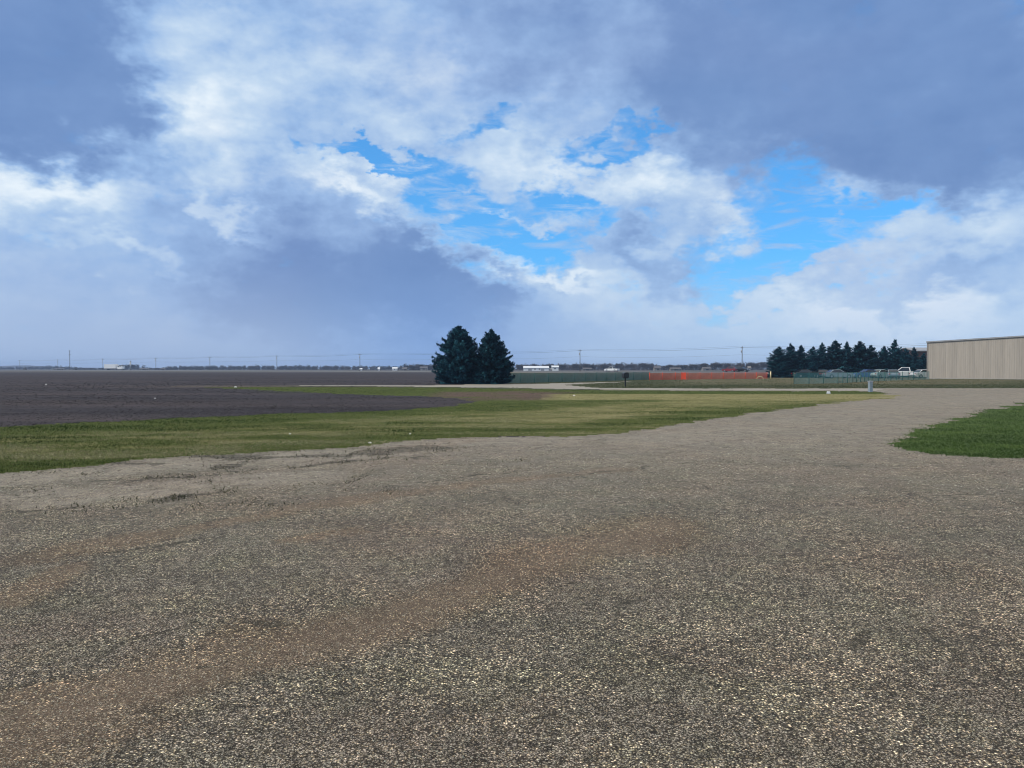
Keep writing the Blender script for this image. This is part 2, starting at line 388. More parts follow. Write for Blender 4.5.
# ------------------------------------------------------------ terrain: one sheet, split along its real boundaries
VERGE = [(-400,412),(-60,430),(0,427),(60,423.5),(130,421),(175,418),(260,414.6),(330,412.8),(380,410.5),(430,407.8),(468,404.5),(478,400.5),(440,397),
         (345,394.0),(250,389.5),(200,387.2),(345,386.9),(432,387.3),(560,389.7),(700,390.7),(860,391.2),(882,391.8),(905,394),(897,396.8),(850,401.5),(800,407),(760,412.4),(700,421),(650,429),
         (620,434.5),(560,436.5),(500,437),(445,438),(400,441.5),(340,448),(260,453),(215,455.5),(170,456.5),(130,460),(90,465),(0,472),(-80,484),(-400,540)]
LAWN = [(893,447),(905,437),(925,429),(960,418),(1000,408),(1024,402.5),(1100,391.5),(1400,389),(1900,400),(1700,520),(1150,465),(1024,458.5),(950,455.5),(915,452)]
ROADP = [(300,385.3),(360,385.2),(430,385.1),(500,384.0),(545,383.6),(600,382.2),(640,381.4),(600,383.1),(565,385.0),(600,388.0),(700,388.5),(860,388.9),(900,388.6),(1024,388.2),(1500,388.0),
         (1500,391.5),(905,391.8),(860,390.6),(700,389.9),(560,389.1),(500,387.6),(432,387.0),(360,385.9),(300,385.6)]
PADR = [(882,391.8),(905,394),(905,388.4),(1500,388.0),(1500,388.9),(1100,391.5),(1024,402.5)]

def classify(X, Y):
    nx = (fbm(X*.9, Y*.9, 21, 4)-.5); ny = (fbm(X*.9+50, Y*.9, 33, 4)-.5)
    n2 = (fbm(X*5, Y*5, 41, 3)-.5)
    amp = np.clip(Y/16, .6, 2.6)
    px, py = to_px(X + nx*.9*amp + n2*.3, Y + ny*1.1*amp + n2*.45)
    c = np.zeros(X.shape, int)                               # 0 gravel_lot
    c[(py < 470) & (py < 480)] = 0
    fieldm = (py < 440) & (px < 600)
    c[fieldm] = 1
    north = (py < 388.3) & (px > 505); c[north] = 3
    c[(py < 387.2) & (px > 432) & (px <= 505)] = 3
    c[(py < 384.6) & (px <= 505) & (py > 0)] = 1
    c[(py < 372.5)] = 4
    c[inpoly(px, py, VERGE)] = 2
    # lot below verge
    lowlot = np.interp(px, [-400,-80,0,90,130,170,215,260,340,400,445,560,620,650,700,760,800,850,897], [540,484,472,465,460,456.5,455.5,453,448,441.5,438,436.5,434.5,429,421,412.4,407,401.5,396.8])
    c[(py > lowlot) & (px < 897)] = 0
    c[(px >= 897) & (py > 388)] = 0
    c[(py <= 388.3) & (px > 890)] = 3
    px2, py2 = to_px(X + nx*.5, Y + ny*.8)
    c[inpoly(px2, py2, ROADP)] = 5
    c[(px >= 880) & (c == 5)] = 0
    c[(px2 > 884) & (py2 > 388.2) & (py2 < 395)] = 0
    c[inpoly(px, py, LAWN)] = 6
    c[(Y > 300) & (py < 372.2)] = 4
    return c
rows = []
q = 1.0
ypix = np.concatenate([np.arange(1000, 560, -3.0), np.arange(560, 420, -1.2), np.arange(420, 378, -.55), np.arange(378, 371.2, -.35), [370.9,370.5,370.2,369.9,369.6,369.35,369.1]])
rad = CH*F/(ypix - HOR)
azs = np.radians(np.concatenate([np.arange(-80, -38, 1.0), np.arange(-38, 38, .12), np.arange(38, 80.5, 1.0)]))
RR, AA = np.meshgrid(rad, azs, indexing='ij')
# rows follow depth Y inside the view, so far rows stay parallel to the horizon
lim = np.minimum(1/np.cos(AA), 1.5)
GX = RR*lim*np.sin(AA); GY = RR*lim*np.cos(AA)
GZ = hz_(GX, GY)
cls = classify((GX[:-1,:-1]+GX[1:,1:])/2, (GY[:-1,:-1]+GY[1:,1:])/2)
nr, nc = GX.shape
def blobs(px, py, bl, soft=False):
    t = np.zeros(px.shape)
    for (x0, y0, x1, y1, wd) in bl:      # soft strokes in plan space: width in metres across
        a = gp(x0, y0); c = gp(x1, y1)
        dx, dy = c.x-a.x, c.y-a.y; L2 = dx*dx+dy*dy+1e-9
        s = np.clip(((px-a.x)*dx+(py-a.y)*dy)/L2, 0, 1)
        d = np.hypot(px-a.x-s*dx, py-a.y-s*dy)
        t = np.maximum(t, 1 - sstep(d/wd, .0 if soft else .25, 1))
    return t
nX = GX + (fbm(GX*1.1, GY*1.1, 61, 4)-.5)*.7; nY = GY + (fbm(GX*1.1, GY*1.1, 77, 4)-.5)*.9
DIRT = blobs(nX, nY, [(-60,745,120,700,.72),(120,700,270,640,.66),(270,640,420,600,.60),(420,600,560,560,.65),(560,560,650,528,.95),(40,560,180,532,.5),(180,532,330,506,.38),(330,506,450,488,.32),
        (450,488,620,470,.4),(380,452,470,440,.8),(0,700,60,690,.3),(300,545,350,535,.3),(0,600,60,575,.3)], True)
CRK = blobs(nX, nY, [(0,512,90,505,.18),(60,668,150,640,.05),(150,640,260,622,.07),(0,690,60,668,.05),(180,497,205,494,.35),(385,452,430,449,1.1),(60,460,150,463,.3),(100,480,230,474,.16),
        (185,455,250,457,.6),(230,460,330,455,.4),(300,467,380,458,.3),(440,482,520,470,.12),(100,556,200,543,.10),(560,620,640,600,.04),
        (0,620,120,590,.04),(600,668,760,640,.03),(760,640,860,636,.03),(876,662,886,636,.07),(930,600,960,660,.045),(960,660,1000,700,.045),(640,470,820,520,.04),(560,478,700,462,.10),(860,500,1020,492,.06),(180,670,300,640,.06)])
CRK = np.maximum(CRK, .9*sstep(fbm(GX*2.2, GY*1.6, 99, 4), .60, .70)*sstep(np.hypot(GX+6, GY-15), 9, 3))
WORN_GRAZE = blobs(nX, nY, [(0,480,200,462,1.2),(200,462,400,452,1.6),(400,445,560,440,1.8),(60,496,300,478,1.2),(660,440,900,408,3.0),(900,405,1024,396,6),(900,405,960,400,3)])*.75
WORN_GRAZE = np.maximum(WORN_GRAZE, .68*sstep(GY, 5, 20))  # far lot paled with distance: grazing brightness painted into the mask
PX, PY = to_px(GX, GY)
mid = np.interp(PX, [0,260,430,560,700,860], [448,433,421,415,402,396])
DRY = .45 - .28*sstep(np.abs(PY-mid)/np.maximum(2, (PY-380)*.33), .35, 1.0) + .2*sstep(PX, 380, 620)
DRY = np.where(PY < 393.8, np.where(PX > 520, -.7, .1), DRY)
DRY = np.where((PY >= 393.8) & (PY < 400) & (PX > 540), .75, DRY)
BARE = np.exp(-(((PX-490)/78)**2)**2)*np.exp(-(((PY-396)/(6.0))**2)**2)*(.35+.75*fbm(GX*.5, GY*.35, 88, 4)) + np.exp(-(((PX-600)/60)**2))*np.exp(-((PY-392.5)/2.0)**2)*.4
mD = np.where((PX > 505), .45*sstep(PY, 377, 373) + .15, .3) + .45*sstep(PY, 385.5, 383.5)*sstep(PX, 640, 700)*sstep(PX, 1200, 900)
fg = np.exp(-((PY-386.2)/1.0)**2)*sstep(PX, 60, 180)*.5*(fbm(GX*.06, GY*.2, 3)>.42)
fgreen = np.exp(-((PY-389.5)/2.6)**2)*sstep(PX, 240, 300)*(.55+.4*fbm(GX*.3, GY*.4, 8))
NAMES = {0:('gravel_lot',M_LOT), 1:('ploughed_field',M_SOIL), 2:('grass_verge',M_VERGE), 3:('meadow',M_MEAD), 4:('distant_farmland',M_FAR), 5:('gravel_road',M_ROAD), 6:('lawn',M_LAWN)}
V = np.stack([GX, GY, GZ], -1).reshape(-1, 3)
ii, jj = np.meshgrid(np.arange(nr-1), np.arange(nc-1), indexing='ij')
Q = np.stack([ii*nc+jj, ii*nc+jj+1, (ii+1)*nc+jj+1, (ii+1)*nc+jj], -1)
for k_, (nm, mt) in NAMES.items():
    q = Q[cls == k_]
    if not len(q): continue
    u, inv = np.unique(q, return_inverse=True); inv = inv.reshape(q.shape)
    g = lambda A: A.reshape(-1)[u]
    at_ = {}
    if k_ == 0: at_ = {'dirt': g(DIRT), 'crack': g(CRK), 'worn_graze': g(WORN_GRAZE)}
    if k_ in (2, 6): at_ = {'dry': g(DRY if k_ == 2 else np.full(GX.shape, .15)), 'bare': g(BARE if k_ == 2 else BARE*0)}
    if k_ == 3: at_ = {'dry': g(mD), 'bare': g(BARE*0 + .1)}
    if k_ == 1: at_ = {'dry': g(fg), 'green': g(fgreen)}
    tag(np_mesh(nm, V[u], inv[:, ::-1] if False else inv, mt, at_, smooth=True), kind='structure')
# the land under and beyond everything
gm = MB(); n = 64
gm.face([(3100*math.cos(2*math.pi*i/n), 3100*math.sin(2*math.pi*i/n), -.14) for i in range(n)])
m, t, b = new_mat('base_land'); p = pos(t)
t.l.new(t.ramp(t.noise(p, .05, 6, .6), [(.35, (.07,.055,.045)), (.65, (.10,.095,.055))]), b.inputs['Base Color']); b.inputs['Roughness'].default_value = 1
tag(gm.build('ground', m), kind='structure')

# ------------------------------------------------------------ ground cover
rng = np.random.default_rng(3)
def classify_pts(X, Y): return classify(X, Y)
def scatter_px(n, x0, x1, y0, y1, bias=1.0):
    px = rng.uniform(x0, x1, n); py = y0 + (y1-y0)*rng.random(n)**bias
    v = (384-py)/F; u = (px-512)/F
    dy = cp_ + v*sp_; dz = -sp_ + v*cp_; tt = -CH/dz
    return u*tt, dy*tt
def blade_mat(name):
    m, t, b = new_mat(name)
    c = t.attr('tint', 'Color'); t.l.new(c, b.inputs['Base Color'])
    b.inputs['Roughness'].default_value = .8; b.inputs['Specular IOR Level'].default_value = .15
    return m
M_BLADE = blade_mat('grass_blades')
def blades(name, X, Y, h, wd, cols):
    n = len(X); X = X + rng.normal(0, .006, n)*Y; Y = Y + rng.normal(0, .010, n)*Y; Z = hz_(X, Y) - .004
    a = rng.uniform(0, 2*np.pi, n); l = rng.uniform(0, 2*np.pi, n); le = h*rng.uniform(.2, 1.1, n)
    hx, hy = np.cos(a)*wd/2, np.sin(a)*wd/2
    v = np.zeros((n, 3, 3)); v[:,0] = np.stack([X-hx, Y-hy, Z], -1); v[:,1] = np.stack([X+hx, Y+hy, Z], -1)
    v[:,2] = np.stack([X+np.cos(l)*le, Y+np.sin(l)*le, Z+h], -1)
    f = np.arange(3*n).reshape(n, 3)
    c = np.concatenate([cols, np.ones((n,1))], 1).repeat(3, 0)
    return np_mesh(name, v.reshape(-1,3), f, M_BLADE, {'tint': c})
def ramp3(t, cs):
    cs = np.array(cs); t = np.clip(t, 0, .999)*(len(cs)-1); i = t.astype(int); f = (t-i)[:,None]
    return cs[i]*(1-f) + cs[i+1]*f
X, Y = scatter_px(330000, -120, 930, 386, 500)
c = classify_pts(X, Y); k_ = c == 2; X, Y = X[k_], Y[k_]
px, py = to_px(X, Y)
mid = np.interp(px, [0,260,430,560,700,860], [448,433,421,415,402,396])
dry = .50 - .42*sstep(np.abs(py-mid)/np.maximum(2,(py-380)*.33), .35, 1.0) + .12*sstep(px, 380, 620)
dry = dry + (fbm(X*.35, Y*.9, 12, 5)-.5)*3.2 + (fbm(X*2.5, Y*3.5, 14, 3)-.5)*.9
dry = np.where(py < 393.8, dry*.3-.45, dry); dry = np.where((py>=393.8)&(py<400)&(px>540), dry+.35, dry)
bare = np.exp(-(((px-490)/78)**2)**2)*np.exp(-(((py-396)/6.0)**2)**2)
kk = rng.random(len(X)) > bare*.75; X, Y, dry = X[kk], Y[kk], dry[kk]
jit = rng.normal(0, .16, len(X))
cols = ramp3(dry*.8 + jit + .12, [(.026,.050,.012), (.062,.094,.020), (.130,.150,.042), (.20,.185,.095), (.36,.32,.19)])*rng.uniform(.6, 1.4, (len(X),1))
wd = .006 + Y*.00075; h = rng.uniform(.012, .035, len(X))*(1 + (dry < 0)*.35)
tag(blades('grass', X, Y, h, wd, cols), 'short green and straw yellow grass covering the verge beside the gravel', 'grass', kind='stuff')
X, Y = scatter_px(90000, 870, 1150, 386, 475)
c = classify_pts(X, Y); k_ = c == 6; X, Y = X[k_], Y[k_]
dry = (fbm(X*.8, Y*1.2, 15, 5)-.5)*1.7 + .22
cols = ramp3(dry + rng.normal(0,.13,len(X)), [(.026,.054,.013), (.058,.104,.024), (.105,.160,.042), (.20,.22,.085)])*rng.uniform(.75, 1.25, (len(X),1))
tag(blades('grass', X, Y, rng.uniform(.015,.038,len(X)), .006+Y*.0007, cols), 'darker green mown grass of the wedge shaped lawn on the right', 'grass', kind='stuff')
# weeds growing in the broken edge of the lot
X, Y = scatter_px(60000, -60, 700, 432, 530)
c = classify_pts(X, Y); nXX = X + (fbm(X*1.1, Y*1.1, 61, 4)-.5)*.7; nYY = Y + (fbm(X*1.1, Y*1.1, 77, 4)-.5)*.9
cm = blobs(nXX, nYY, [(185,497,203,494,.3),(385,452,430,449,1.0),(60,460,150,463,.25),(185,455,250,457,.5),(230,460,330,455,.35),(300,467,380,458,.25)])
cm = np.maximum(cm, .9*sstep(fbm(X*2.2, Y*1.6, 99, 4), .60, .70)*sstep(np.hypot(X+6, Y-15), 9, 3))
k_ = (c == 0) & (rng.random(len(X)) < cm*.9*(fbm(X*2.5, Y*2.5, 55, 3) > .48)); X, Y = X[k_], Y[k_]
cols = ramp3(rng.random(len(X)), [(.010,.014,.006), (.028,.034,.013), (.07,.07,.03)])
tag(blades('weed', X, Y, rng.uniform(.015,.045,len(X)), .008+Y*.0006, cols), 'low dark weeds growing in the broken cracks along the lot edge', 'weeds', kind='stuff')
# meadow beyond the road: thin straw-coloured cover
X, Y = scatter_px(60000, 480, 1150, 373, 388.5)
c = classify_pts(X, Y); k_ = c == 3; X, Y = X[k_], Y[k_]; px, py = to_px(X, Y)
d = .25 + .4*sstep(px, 640, 720)*sstep(py, 386, 383) + (fbm(X*.15, Y*.3, 31, 4)-.5)*1.2 + rng.normal(0,.12,len(X))
cols = ramp3(d, [(.030,.050,.020), (.060,.078,.032), (.12,.115,.058), (.19,.16,.10)])
tag(blades('grass', X, Y, rng.uniform(.04,.08,len(X)), .02+Y*.0006, cols), 'olive and brownish grass of the open meadow beyond the gravel road', 'grass', kind='stuff')

# solid little lumps (clods, loose stones)
OCT = np.array([(1,0,0),(-1,0,0),(0,1,0),(0,-1,0),(0,0,1),(0,0,-.4)], float)
OF = np.array([(0,2,4),(2,1,4),(1,3,4),(3,0,4),(2,0,5),(1,2,5),(3,1,5),(0,3,5)])
def lumps(name, X, Y, s, flat, cols, mat):
    n = len(X); Z = hz_(X, Y)
    v = np.tile(OCT, (n,1,1))*rng.uniform(.55, 1.25, (n,6,3))
    a = rng.uniform(0, 2*np.pi, n); ca, sa = np.cos(a)[:,None], np.sin(a)[:,None]
    x = v[:,:,0]*ca - v[:,:,1]*sa; y = v[:,:,0]*sa + v[:,:,1]*ca
    el_ = rng.uniform(.6, 1.4, (n,1))
    P_ = np.stack([x*s[:,None]*el_ + X[:,None], y*s[:,None] + Y[:,None], v[:,:,2]*s[:,None]*flat + Z[:,None]], -1)
    f = (np.arange(n)[:,None,None]*6 + OF[None]).reshape(-1, 3)
    c = np.concatenate([cols, np.ones((n,1))], 1).repeat(6, 0)
    return np_mesh(name, P_.reshape(-1,3), f, mat, {'tint': c})
M_LUMP = blade_mat('loose_stone'); M_CLOD = blade_mat('soil_clod')
X, Y = scatter_px(210000, -60, 1084, 405, 800)
c = classify_pts(X, Y); k_ = c == 0; X, Y = X[k_], Y[k_]
tn = rng.random(len(X))
cols = ramp3(tn, [(.03,.027,.022), (.085,.076,.06), (.19,.172,.138), (.34,.312,.255), (.62,.585,.50)])*np.where(rng.random((len(X),1)) < .5, np.array([[1.04,.97,.90]]), np.array([[.95,.99,.93]]))
s = (.0020 + .0040*rng.random(len(X))**2.5)*np.clip(Y/4.2, .8, 3.2)
tag(lumps('loose_gravel', X, Y, s, .6, cols, M_LUMP), 'loose pale and dark stone chips lying on the gravel lot', 'gravel', kind='stuff')
X, Y = scatter_px(60000, -60, 600, 373, 430)
c = classify_pts(X, Y); px, py = to_px(X, Y)
k_ = (c == 1) & (rng.random(len(X)) < .25 + .75*sstep(fbm(X*.12, Y*.3, 2, 3), .4, .6)); X, Y = X[k_], Y[k_]
tn = rng.random(len(X))**1.5
cols = ramp3(tn, [(.015,.013,.016), (.030,.026,.029), (.055,.047,.050), (.13,.118,.115)])
s = (.012 + .026*rng.random(len(X))**2)*np.clip(Y/30, .8, 2.5)
tag(lumps('soil_clods', X, Y, s, .7, cols, M_CLOD), 'dark brown clods and pale stubble bits strewn over the ploughed field', 'soil clods', kind='stuff')
#PART2
# ------------------------------------------------------------ plain materials
M = dict(
 bark=simple('bark', (.085,.068,.055), .95, var=.3, scale=8),
 pole=simple('pole_wood', (.12,.105,.09), .9, var=.2),
 wire=simple('wire', (.05,.05,.05), .6), iron=simple('galvanised', (.42,.43,.44), .45, .6),
 postg=simple('green_post', (.035,.12,.10), .5), white=simple('white_paint', (.78,.79,.80), .4, var=.05),
 cream=simple('cream_wall', (.24,.22,.20), .7), greyroof=simple('grey_roof', (.30,.31,.33), .6), farroof=simple('weathered_roof', (.11,.105,.11), .8),
 redroof=simple('red_brown_wall', (.09,.055,.055), .7), glass=simple('dark_glass', (.015,.02,.025), .08, 0, .02, spec=.7),
 tyre=simple('tyre', (.018,.018,.018), .85), rim=simple('rim', (.45,.46,.47), .35, .8), dark=simple('dark_trim', (.03,.03,.032), .5),
 lamp=simple('lamp_lens', (.75,.76,.76), .15), red=simple('tail_lens', (.35,.015,.012), .2),
 yellow=simple('pale_yellow', (.68,.60,.34), .6), orange=simple('orange_panel', (.85,.10,.045), .6, var=.1),
 black=simple('black_mailbox', (.022,.026,.028), .4, .2), pedestal=simple('pale_pedestal', (.28,.34,.39), .55),
 stone=simple('white_stone', (.75,.74,.70), .7), concrete=simple('concrete', (.36,.35,.33), .85),
 p_white=simple('paint_white', (.80,.81,.82), .25, var=.02, spec=.6), p_silver=simple('paint_silver', (.34,.39,.42), .25, .5, .02),
 p_blue=simple('paint_blue', (.03,.08,.24), .25, 0, .02, spec=.6), p_red=simple('paint_red', (.22,.02,.025), .25, 0, .02, spec=.6),
 p_black=simple('paint_black', (.02,.022,.026), .22, 0, .02, spec=.6), p_pale=simple('paint_pale', (.45,.55,.52), .3, .2, .02),
)

# ------------------------------------------------------------ spruces
def leaf_mat(name, a, bcol, c3):
    m, t, b = new_mat(name)
    v = t.attr('shade'); c = t.ramp(v, [(0, a), (.5, bcol), (1, c3)])
    oi = t.n.new('ShaderNodeObjectInfo'); f = t.mapr(oi.outputs['Random'], 0, 1, .82, 1.18)
    c = t.mix(1, c, t.comb(f, f, f), 'MULTIPLY')
    t.l.new(c, b.inputs['Base Color']); b.inputs['Roughness'].default_value = .75; b.inputs['Specular IOR Level'].default_value = .2
    return m
M_SPR = leaf_mat('spruce_needles', (.003,.030,.052), (.008,.070,.110), (.045,.180,.220))
M_TWIG = leaf_mat('bare_twigs', (.035,.030,.032), (.060,.052,.052), (.095,.085,.078))
def spruce_crown(H, Rm, seed, dens=1.0, shape=.5, lean=0.0, sprig=.11):
    """whorls of drooping branches, each carrying many small flat sprigs; returns verts, tri faces, shade"""
    r = np.random.default_rng(seed); vs = []; sh = []
    z = .05
    lobes = r.uniform(0, 2*np.pi, 4)
    while z < H*.985:
        fz = z/H
        rad0 = Rm*(np.interp(1-fz, [0,.05,.2,.35,.5,.65,.85,1], [.02,.17,.46,.69,.86,.97,1,.95])*(1-shape) + np.interp(1-fz, [0,.05,.2,.35,.5,.65,.85,1], [.02,.12,.34,.54,.71,.86,.98,1])*shape)
        rad0 = max(rad0, .05)
        if fz > .9: rad0 *= .75
        nb = max(4, int(9*dens*(rad0/Rm)**.7)+3)
        for b_ in range(nb):
            a = r.uniform(0, 2*np.pi)
            L = rad0*r.uniform(.62, 1.16)*(1 + .10*np.sin(a*2+lobes[0]+fz*5) + .07*np.sin(a*3+lobes[1]-fz*9))
            if r.random() < .06: L *= 1.18
            drop = r.uniform(-.05, .25); up = r.uniform(.2, .7)
            ns = int((10 + 85*L)*dens)
            s = r.random(ns)**.65
            ox = s*L; oz = drop*ox*-1 + up*.35*ox*s + (.5*L*fz*s)
            wdt = (1-s*s)*.24*L + .07
            side = r.normal(0, 1, ns)*wdt*.45
            hang = r.normal(-.03, .05, ns) * (.5+L*.3)
            cx = np.cos(a)*ox - np.sin(a)*side; cy = np.sin(a)*ox + np.cos(a)*side
            cz = z + oz + hang
            shade = .42 + r.normal(0, .15, ns) + (r.random()-.5)*.95
            # sprig: triangle pointing outwards
            sl_ = sprig*r.uniform(.6, 1.5, ns)
            da = a + r.normal(0, .7, ns); dz_ = r.normal(-.05, .45, ns)
            dx_ = np.cos(da); dy_ = np.sin(da)
            wx, wy = -np.sin(da)*sl_*.30, np.cos(da)*sl_*.30; wz = r.normal(0, .25, ns)*sl_*.5
            p0 = np.stack([cx-wx, cy-wy, cz-wz], -1); p1 = np.stack([cx+wx, cy+wy, cz+wz], -1)
            p2 = np.stack([cx+dx_*sl_, cy+dy_*sl_, cz+dz_*sl_], -1)
            vs.append(np.stack([p0, p1, p2], 1)); sh.append(np.repeat(shade, 3))
        z += r.uniform(.10, .19)*(H/6)
    # leader
    n = 30; zz = H*(.96 + .06*r.random(n)); g = r.uniform(0, 6.28, n)
    p = np.stack([0*zz, 0*zz, zz], -1); d_ = np.stack([np.cos(g)*.06, np.sin(g)*.06, .07+0*g], -1)
    vs.append(np.stack([p - [0,0,.05], p + [.015,.015,0], p + d_], 1)); sh.append(np.full(3*n, .6))
    v = np.concatenate(vs).reshape(-1, 3); v[:,0] += lean*(v[:,2]/H)**2
    v[:,2] = np.maximum(v[:,2], .03)
    return v, np.arange(len(v)).reshape(-1, 3), np.clip(np.concatenate(sh), 0, 1)
def spruce(H, Rm, seed, loc, label, group=None, **kw):
    root = empty('spruce_tree', loc); tag(root, label, 'tree', group)
    v, f, s = spruce_crown(H, Rm, seed, **kw)
    c = np_mesh('crown', v, f, M_SPR, {'shade': s}); c.parent = root
    tb = MB(); tb.tube((0,0,-.1), (0,0,H*.5), Rm*.075+.03, Rm*.045, 10); tb.tube((0,0,H*.5), (kw.get('lean',0)*.9,0,H*.97), Rm*.045, .012, 8)
    tb.build('trunk', M['bark'], root, True)
    lb = MB(); rr = random.Random(seed)
    for i in range(26):
        z = H*(.05+.85*i/26); a = rr.uniform(0, 6.28); L = Rm*(1-z/H)**.85*.8
        lb.tube((0,0,z), (math.cos(a)*L, math.sin(a)*L, z+.12*L), .028*(1-z/H)+.006, .005, 5)
    lb.build('branches', M['bark'], root, True)
    return root
spruce(6.1, 2.45, 11, (at(459,81.0), 81.0, -.02), 'larger broad dark spruce, left one of the pair beside the gravel road', dens=1.9, shape=.0, sprig=.13)
spruce(5.7, 2.05, 12, (at(491.5,80.0), 80.0, -.02), 'smaller pointed dark spruce, right one of the pair beside the gravel road', dens=1.9, shape=.5, sprig=.13)

# spruce row at the right, in front of the big metal building's left end
rowt = [(779,346.4,11,137,'leftmost spruce of the long row, with a branch poking out left'),
        (790.7,343.2,10,139,'pointed spruce second from the left end of the row'),
        (801,345,10,140,'blunt topped spruce third from the left end of the row'),
        (813,346.5,9,139,'shorter spruce just left of the gap notch in the row'),
        (822,342.3,9,141,'slender pointed spruce left of the tall one mid row'),
        (835.5,340.3,14,142,'tall broad spruce behind the silver car'),
        (847,341,8,144,'narrow spruce with thin tip right of the tall broad one'),
        (859.6,341,13,142,'broad round topped spruce behind the blue car'),
        (871,344.8,10,143,'wide lower spruce right of the round topped one'),
        (884,346,9,142,'short rounded spruce behind the pale sedan'),
        (894,339.2,10,144,'tallest spruce of the row with open spiky branches'),
        (905.5,348,8,142,'short spruce right of the tallest spiky one'),
        (913.5,346.5,7,146,'sparse spruce in front of the red brown building'),
        (923,353,7,141,'low spruce touching the left corner of the big metal building')]
protos = []
for i in range(4):
    pr = spruce(7.0, 2.3, 40+i, (0,0,0), 'x', dens=.95, shape=(.9,1.4,1.6,1.2)[i], lean=(.0,.12,-.1,.05)[i], sprig=.19); protos.append(pr)
used = set()
for i, (px, top, rw, Y, lab) in enumerate(rowt):
    k_ = (0,1,3,0,2,3,2,0,3,0,1,3,2,1)[i]
    o = protos[k_] if k_ not in used else copy_tree(protos[k_]); used.add(k_)
    H = CH + (HOR-top)/F*Y
    o.location = (at(px, Y), Y, -.03); o.rotation_euler = (0, 0, i*1.9)
    sx = max(rw*1.25/F*Y/2.3, .75); o.scale = (sx, sx, H/7.0)
    tag(o, lab, 'tree', 'row of spruces behind the parked cars')

# ------------------------------------------------------------ far bare trees
def crown_pts(r, n, rx, rz, zc, size):
    d = r.normal(size=(n,3)); d /= np.linalg.norm(d, axis=1)[:,None]; rr = r.random((n,1))**.45
    lump = 1 + .25*np.sin(d[:,:1]*4+r.uniform(0,6)) * np.cos(d[:,2:]*5+r.uniform(0,6))
    c = d*rr*lump*np.array([rx, rx, rz]) + [0, 0, zc]
    a = r.normal(size=(n,3,3))*size
    return c[:,None,:] + a
def bare_tree(H, W_, seed):
    r = np.random.default_rng(seed); root = empty('bare_tree', (0,0,0))
    v = np.concatenate([crown_pts(r, 420, W_/2*f, H*.33*f, H*(.62+z), .26) + [x,y,0] for f,x,y,z in ((1,0,0,0),(.6,W_*.25,0,-.05),(.6,-W_*.22,.3,.02),(.5,.2,-W_*.2,.08))])
    n = len(v); v = v.reshape(-1,3)
    c = np_mesh('crown', v, np.arange(len(v)).reshape(-1,3), M_TWIG, {'shade': np.repeat(r.random(n),3)}); c.parent = root
    tb = MB(); tb.tube((0,0,-.1),(0,0,H*.45),.22,.14,8); rr = random.Random(seed)
    for i in range(9):
        a = i*2.4; L = W_*rr.uniform(.25,.42); z = H*rr.uniform(.28,.5)
        tb.tube((0,0,z),(math.cos(a)*L, math.sin(a)*L, z+H*.32),.08,.02,5)
    tb.build('trunk', M['bark'], root, True); return root
bt = [bare_tree(7, 6.5, 5), bare_tree(7, 8, 6), bare_tree(7, 5.5, 8)]
spots = [(412,364.8,720),(420,363.9,700),(427,364.6,730),(433,365,760),(520,364,690),(534,363.2,700),(548,364.3,690),(561,363.8,700),(575,363.4,690),
         (592,364.2,680),(604,363.5,690),(617,363.0,700),(630,363.6,690),(643,362.6,680),(652,364,690),(669,364.1,640),(683,364.4,640),(693,364.0,650),
         (704,362.6,620),(716,361.8,600),(727,362.8,610),(740,363,600),(752,362.2,600),(764,361.5,590),(650,363.2,700),(586,363.2,700),(510,365,700),(132,363.8,900),(124,364.8,900)]
TL = ['by the farmhouse, farthest left of the farm group','second from the left in the farm group by the spruce pair','third from the left in the farm group by the spruce pair',
 'nearest to the left side of the spruce pair','just right of the spruce pair behind the green fence','tallest above the left end of the long white barn','above the right end of the long white barn',
 'right behind the small white barn','directly left of the pole between spruces and pickup','above the low beige house left of the white pickup','just left of the white pickup truck','right behind the white pickup truck',
 'above the mailbox on the roadside','tall one left of the beige house in the treeline','standing at the left wall of the beige house','rounded one above the low white house','rounded one just right of the low white house',
 'above the solid orange panel','left of the low beige house before the red car','tallest behind the low beige house before the red car','directly above the dark red car','directly behind the pole over the black car',
 'right behind the narrow white hut','touching the left edge of the long spruce row','filling the gap left of the beige house','left behind the low beige house before the pickup','lowest right at the edge of the spruce pair','beside the thin tall silo at far left','between the white truck and the wide silo']
for i, (px, top, Y) in enumerate(spots):
    o = bt[i] if i < 3 else copy_tree(bt[i % 3])
    H = CH + (HOR-top)/F*Y; o.location = (at(px, Y), Y, -.05); o.rotation_euler = (0,0,i*1.3)
    s_ = (.95+.35*((i*7)%5)/5); o.scale = (s_, s_, H/7)
    tag(o, 'leafless distant tree ' + TL[i], 'tree', 'leafless trees standing out of the distant treeline')
def wood(px0, px1, Y0, tops, label, seed, step=4.5, dens=150):
    r = np.random.default_rng(seed); vs = []; sh = []
    X0, X1 = at(px0, Y0), at(px1, Y0); x = X0
    while x < X1:
        for row in range(3):
            Y = Y0 + row*14 + r.uniform(-6, 6)
            pxx = 512 + F*x/Y0
            tp = np.interp(pxx, [a for a,_ in tops], [b for _,b in tops]) + r.normal(0, .35) + .1
            H = CH + (HOR-tp)/F*Y0
            v = crown_pts(r, dens, r.uniform(2.2, 4.2), H*.62, H*.5, .50)
            v[:,:,0] += x + r.uniform(-2,2); v[:,:,1] += Y; v[:,:,2] = np.maximum(v[:,:,2], 0)
            vs.append(v.reshape(-1,3)); sh.append(np.repeat(np.clip(r.random(dens)*.6 + r.random()*.5, 0, 1), 3))
        x += step*r.uniform(.7, 1.3)
    v = np.concatenate(vs)
    tag(np_mesh('distant_woodland', v, np.arange(len(v)).reshape(-1,3), M_TWIG, {'shade': np.concatenate(sh)}), label, 'woodland', kind='stuff')
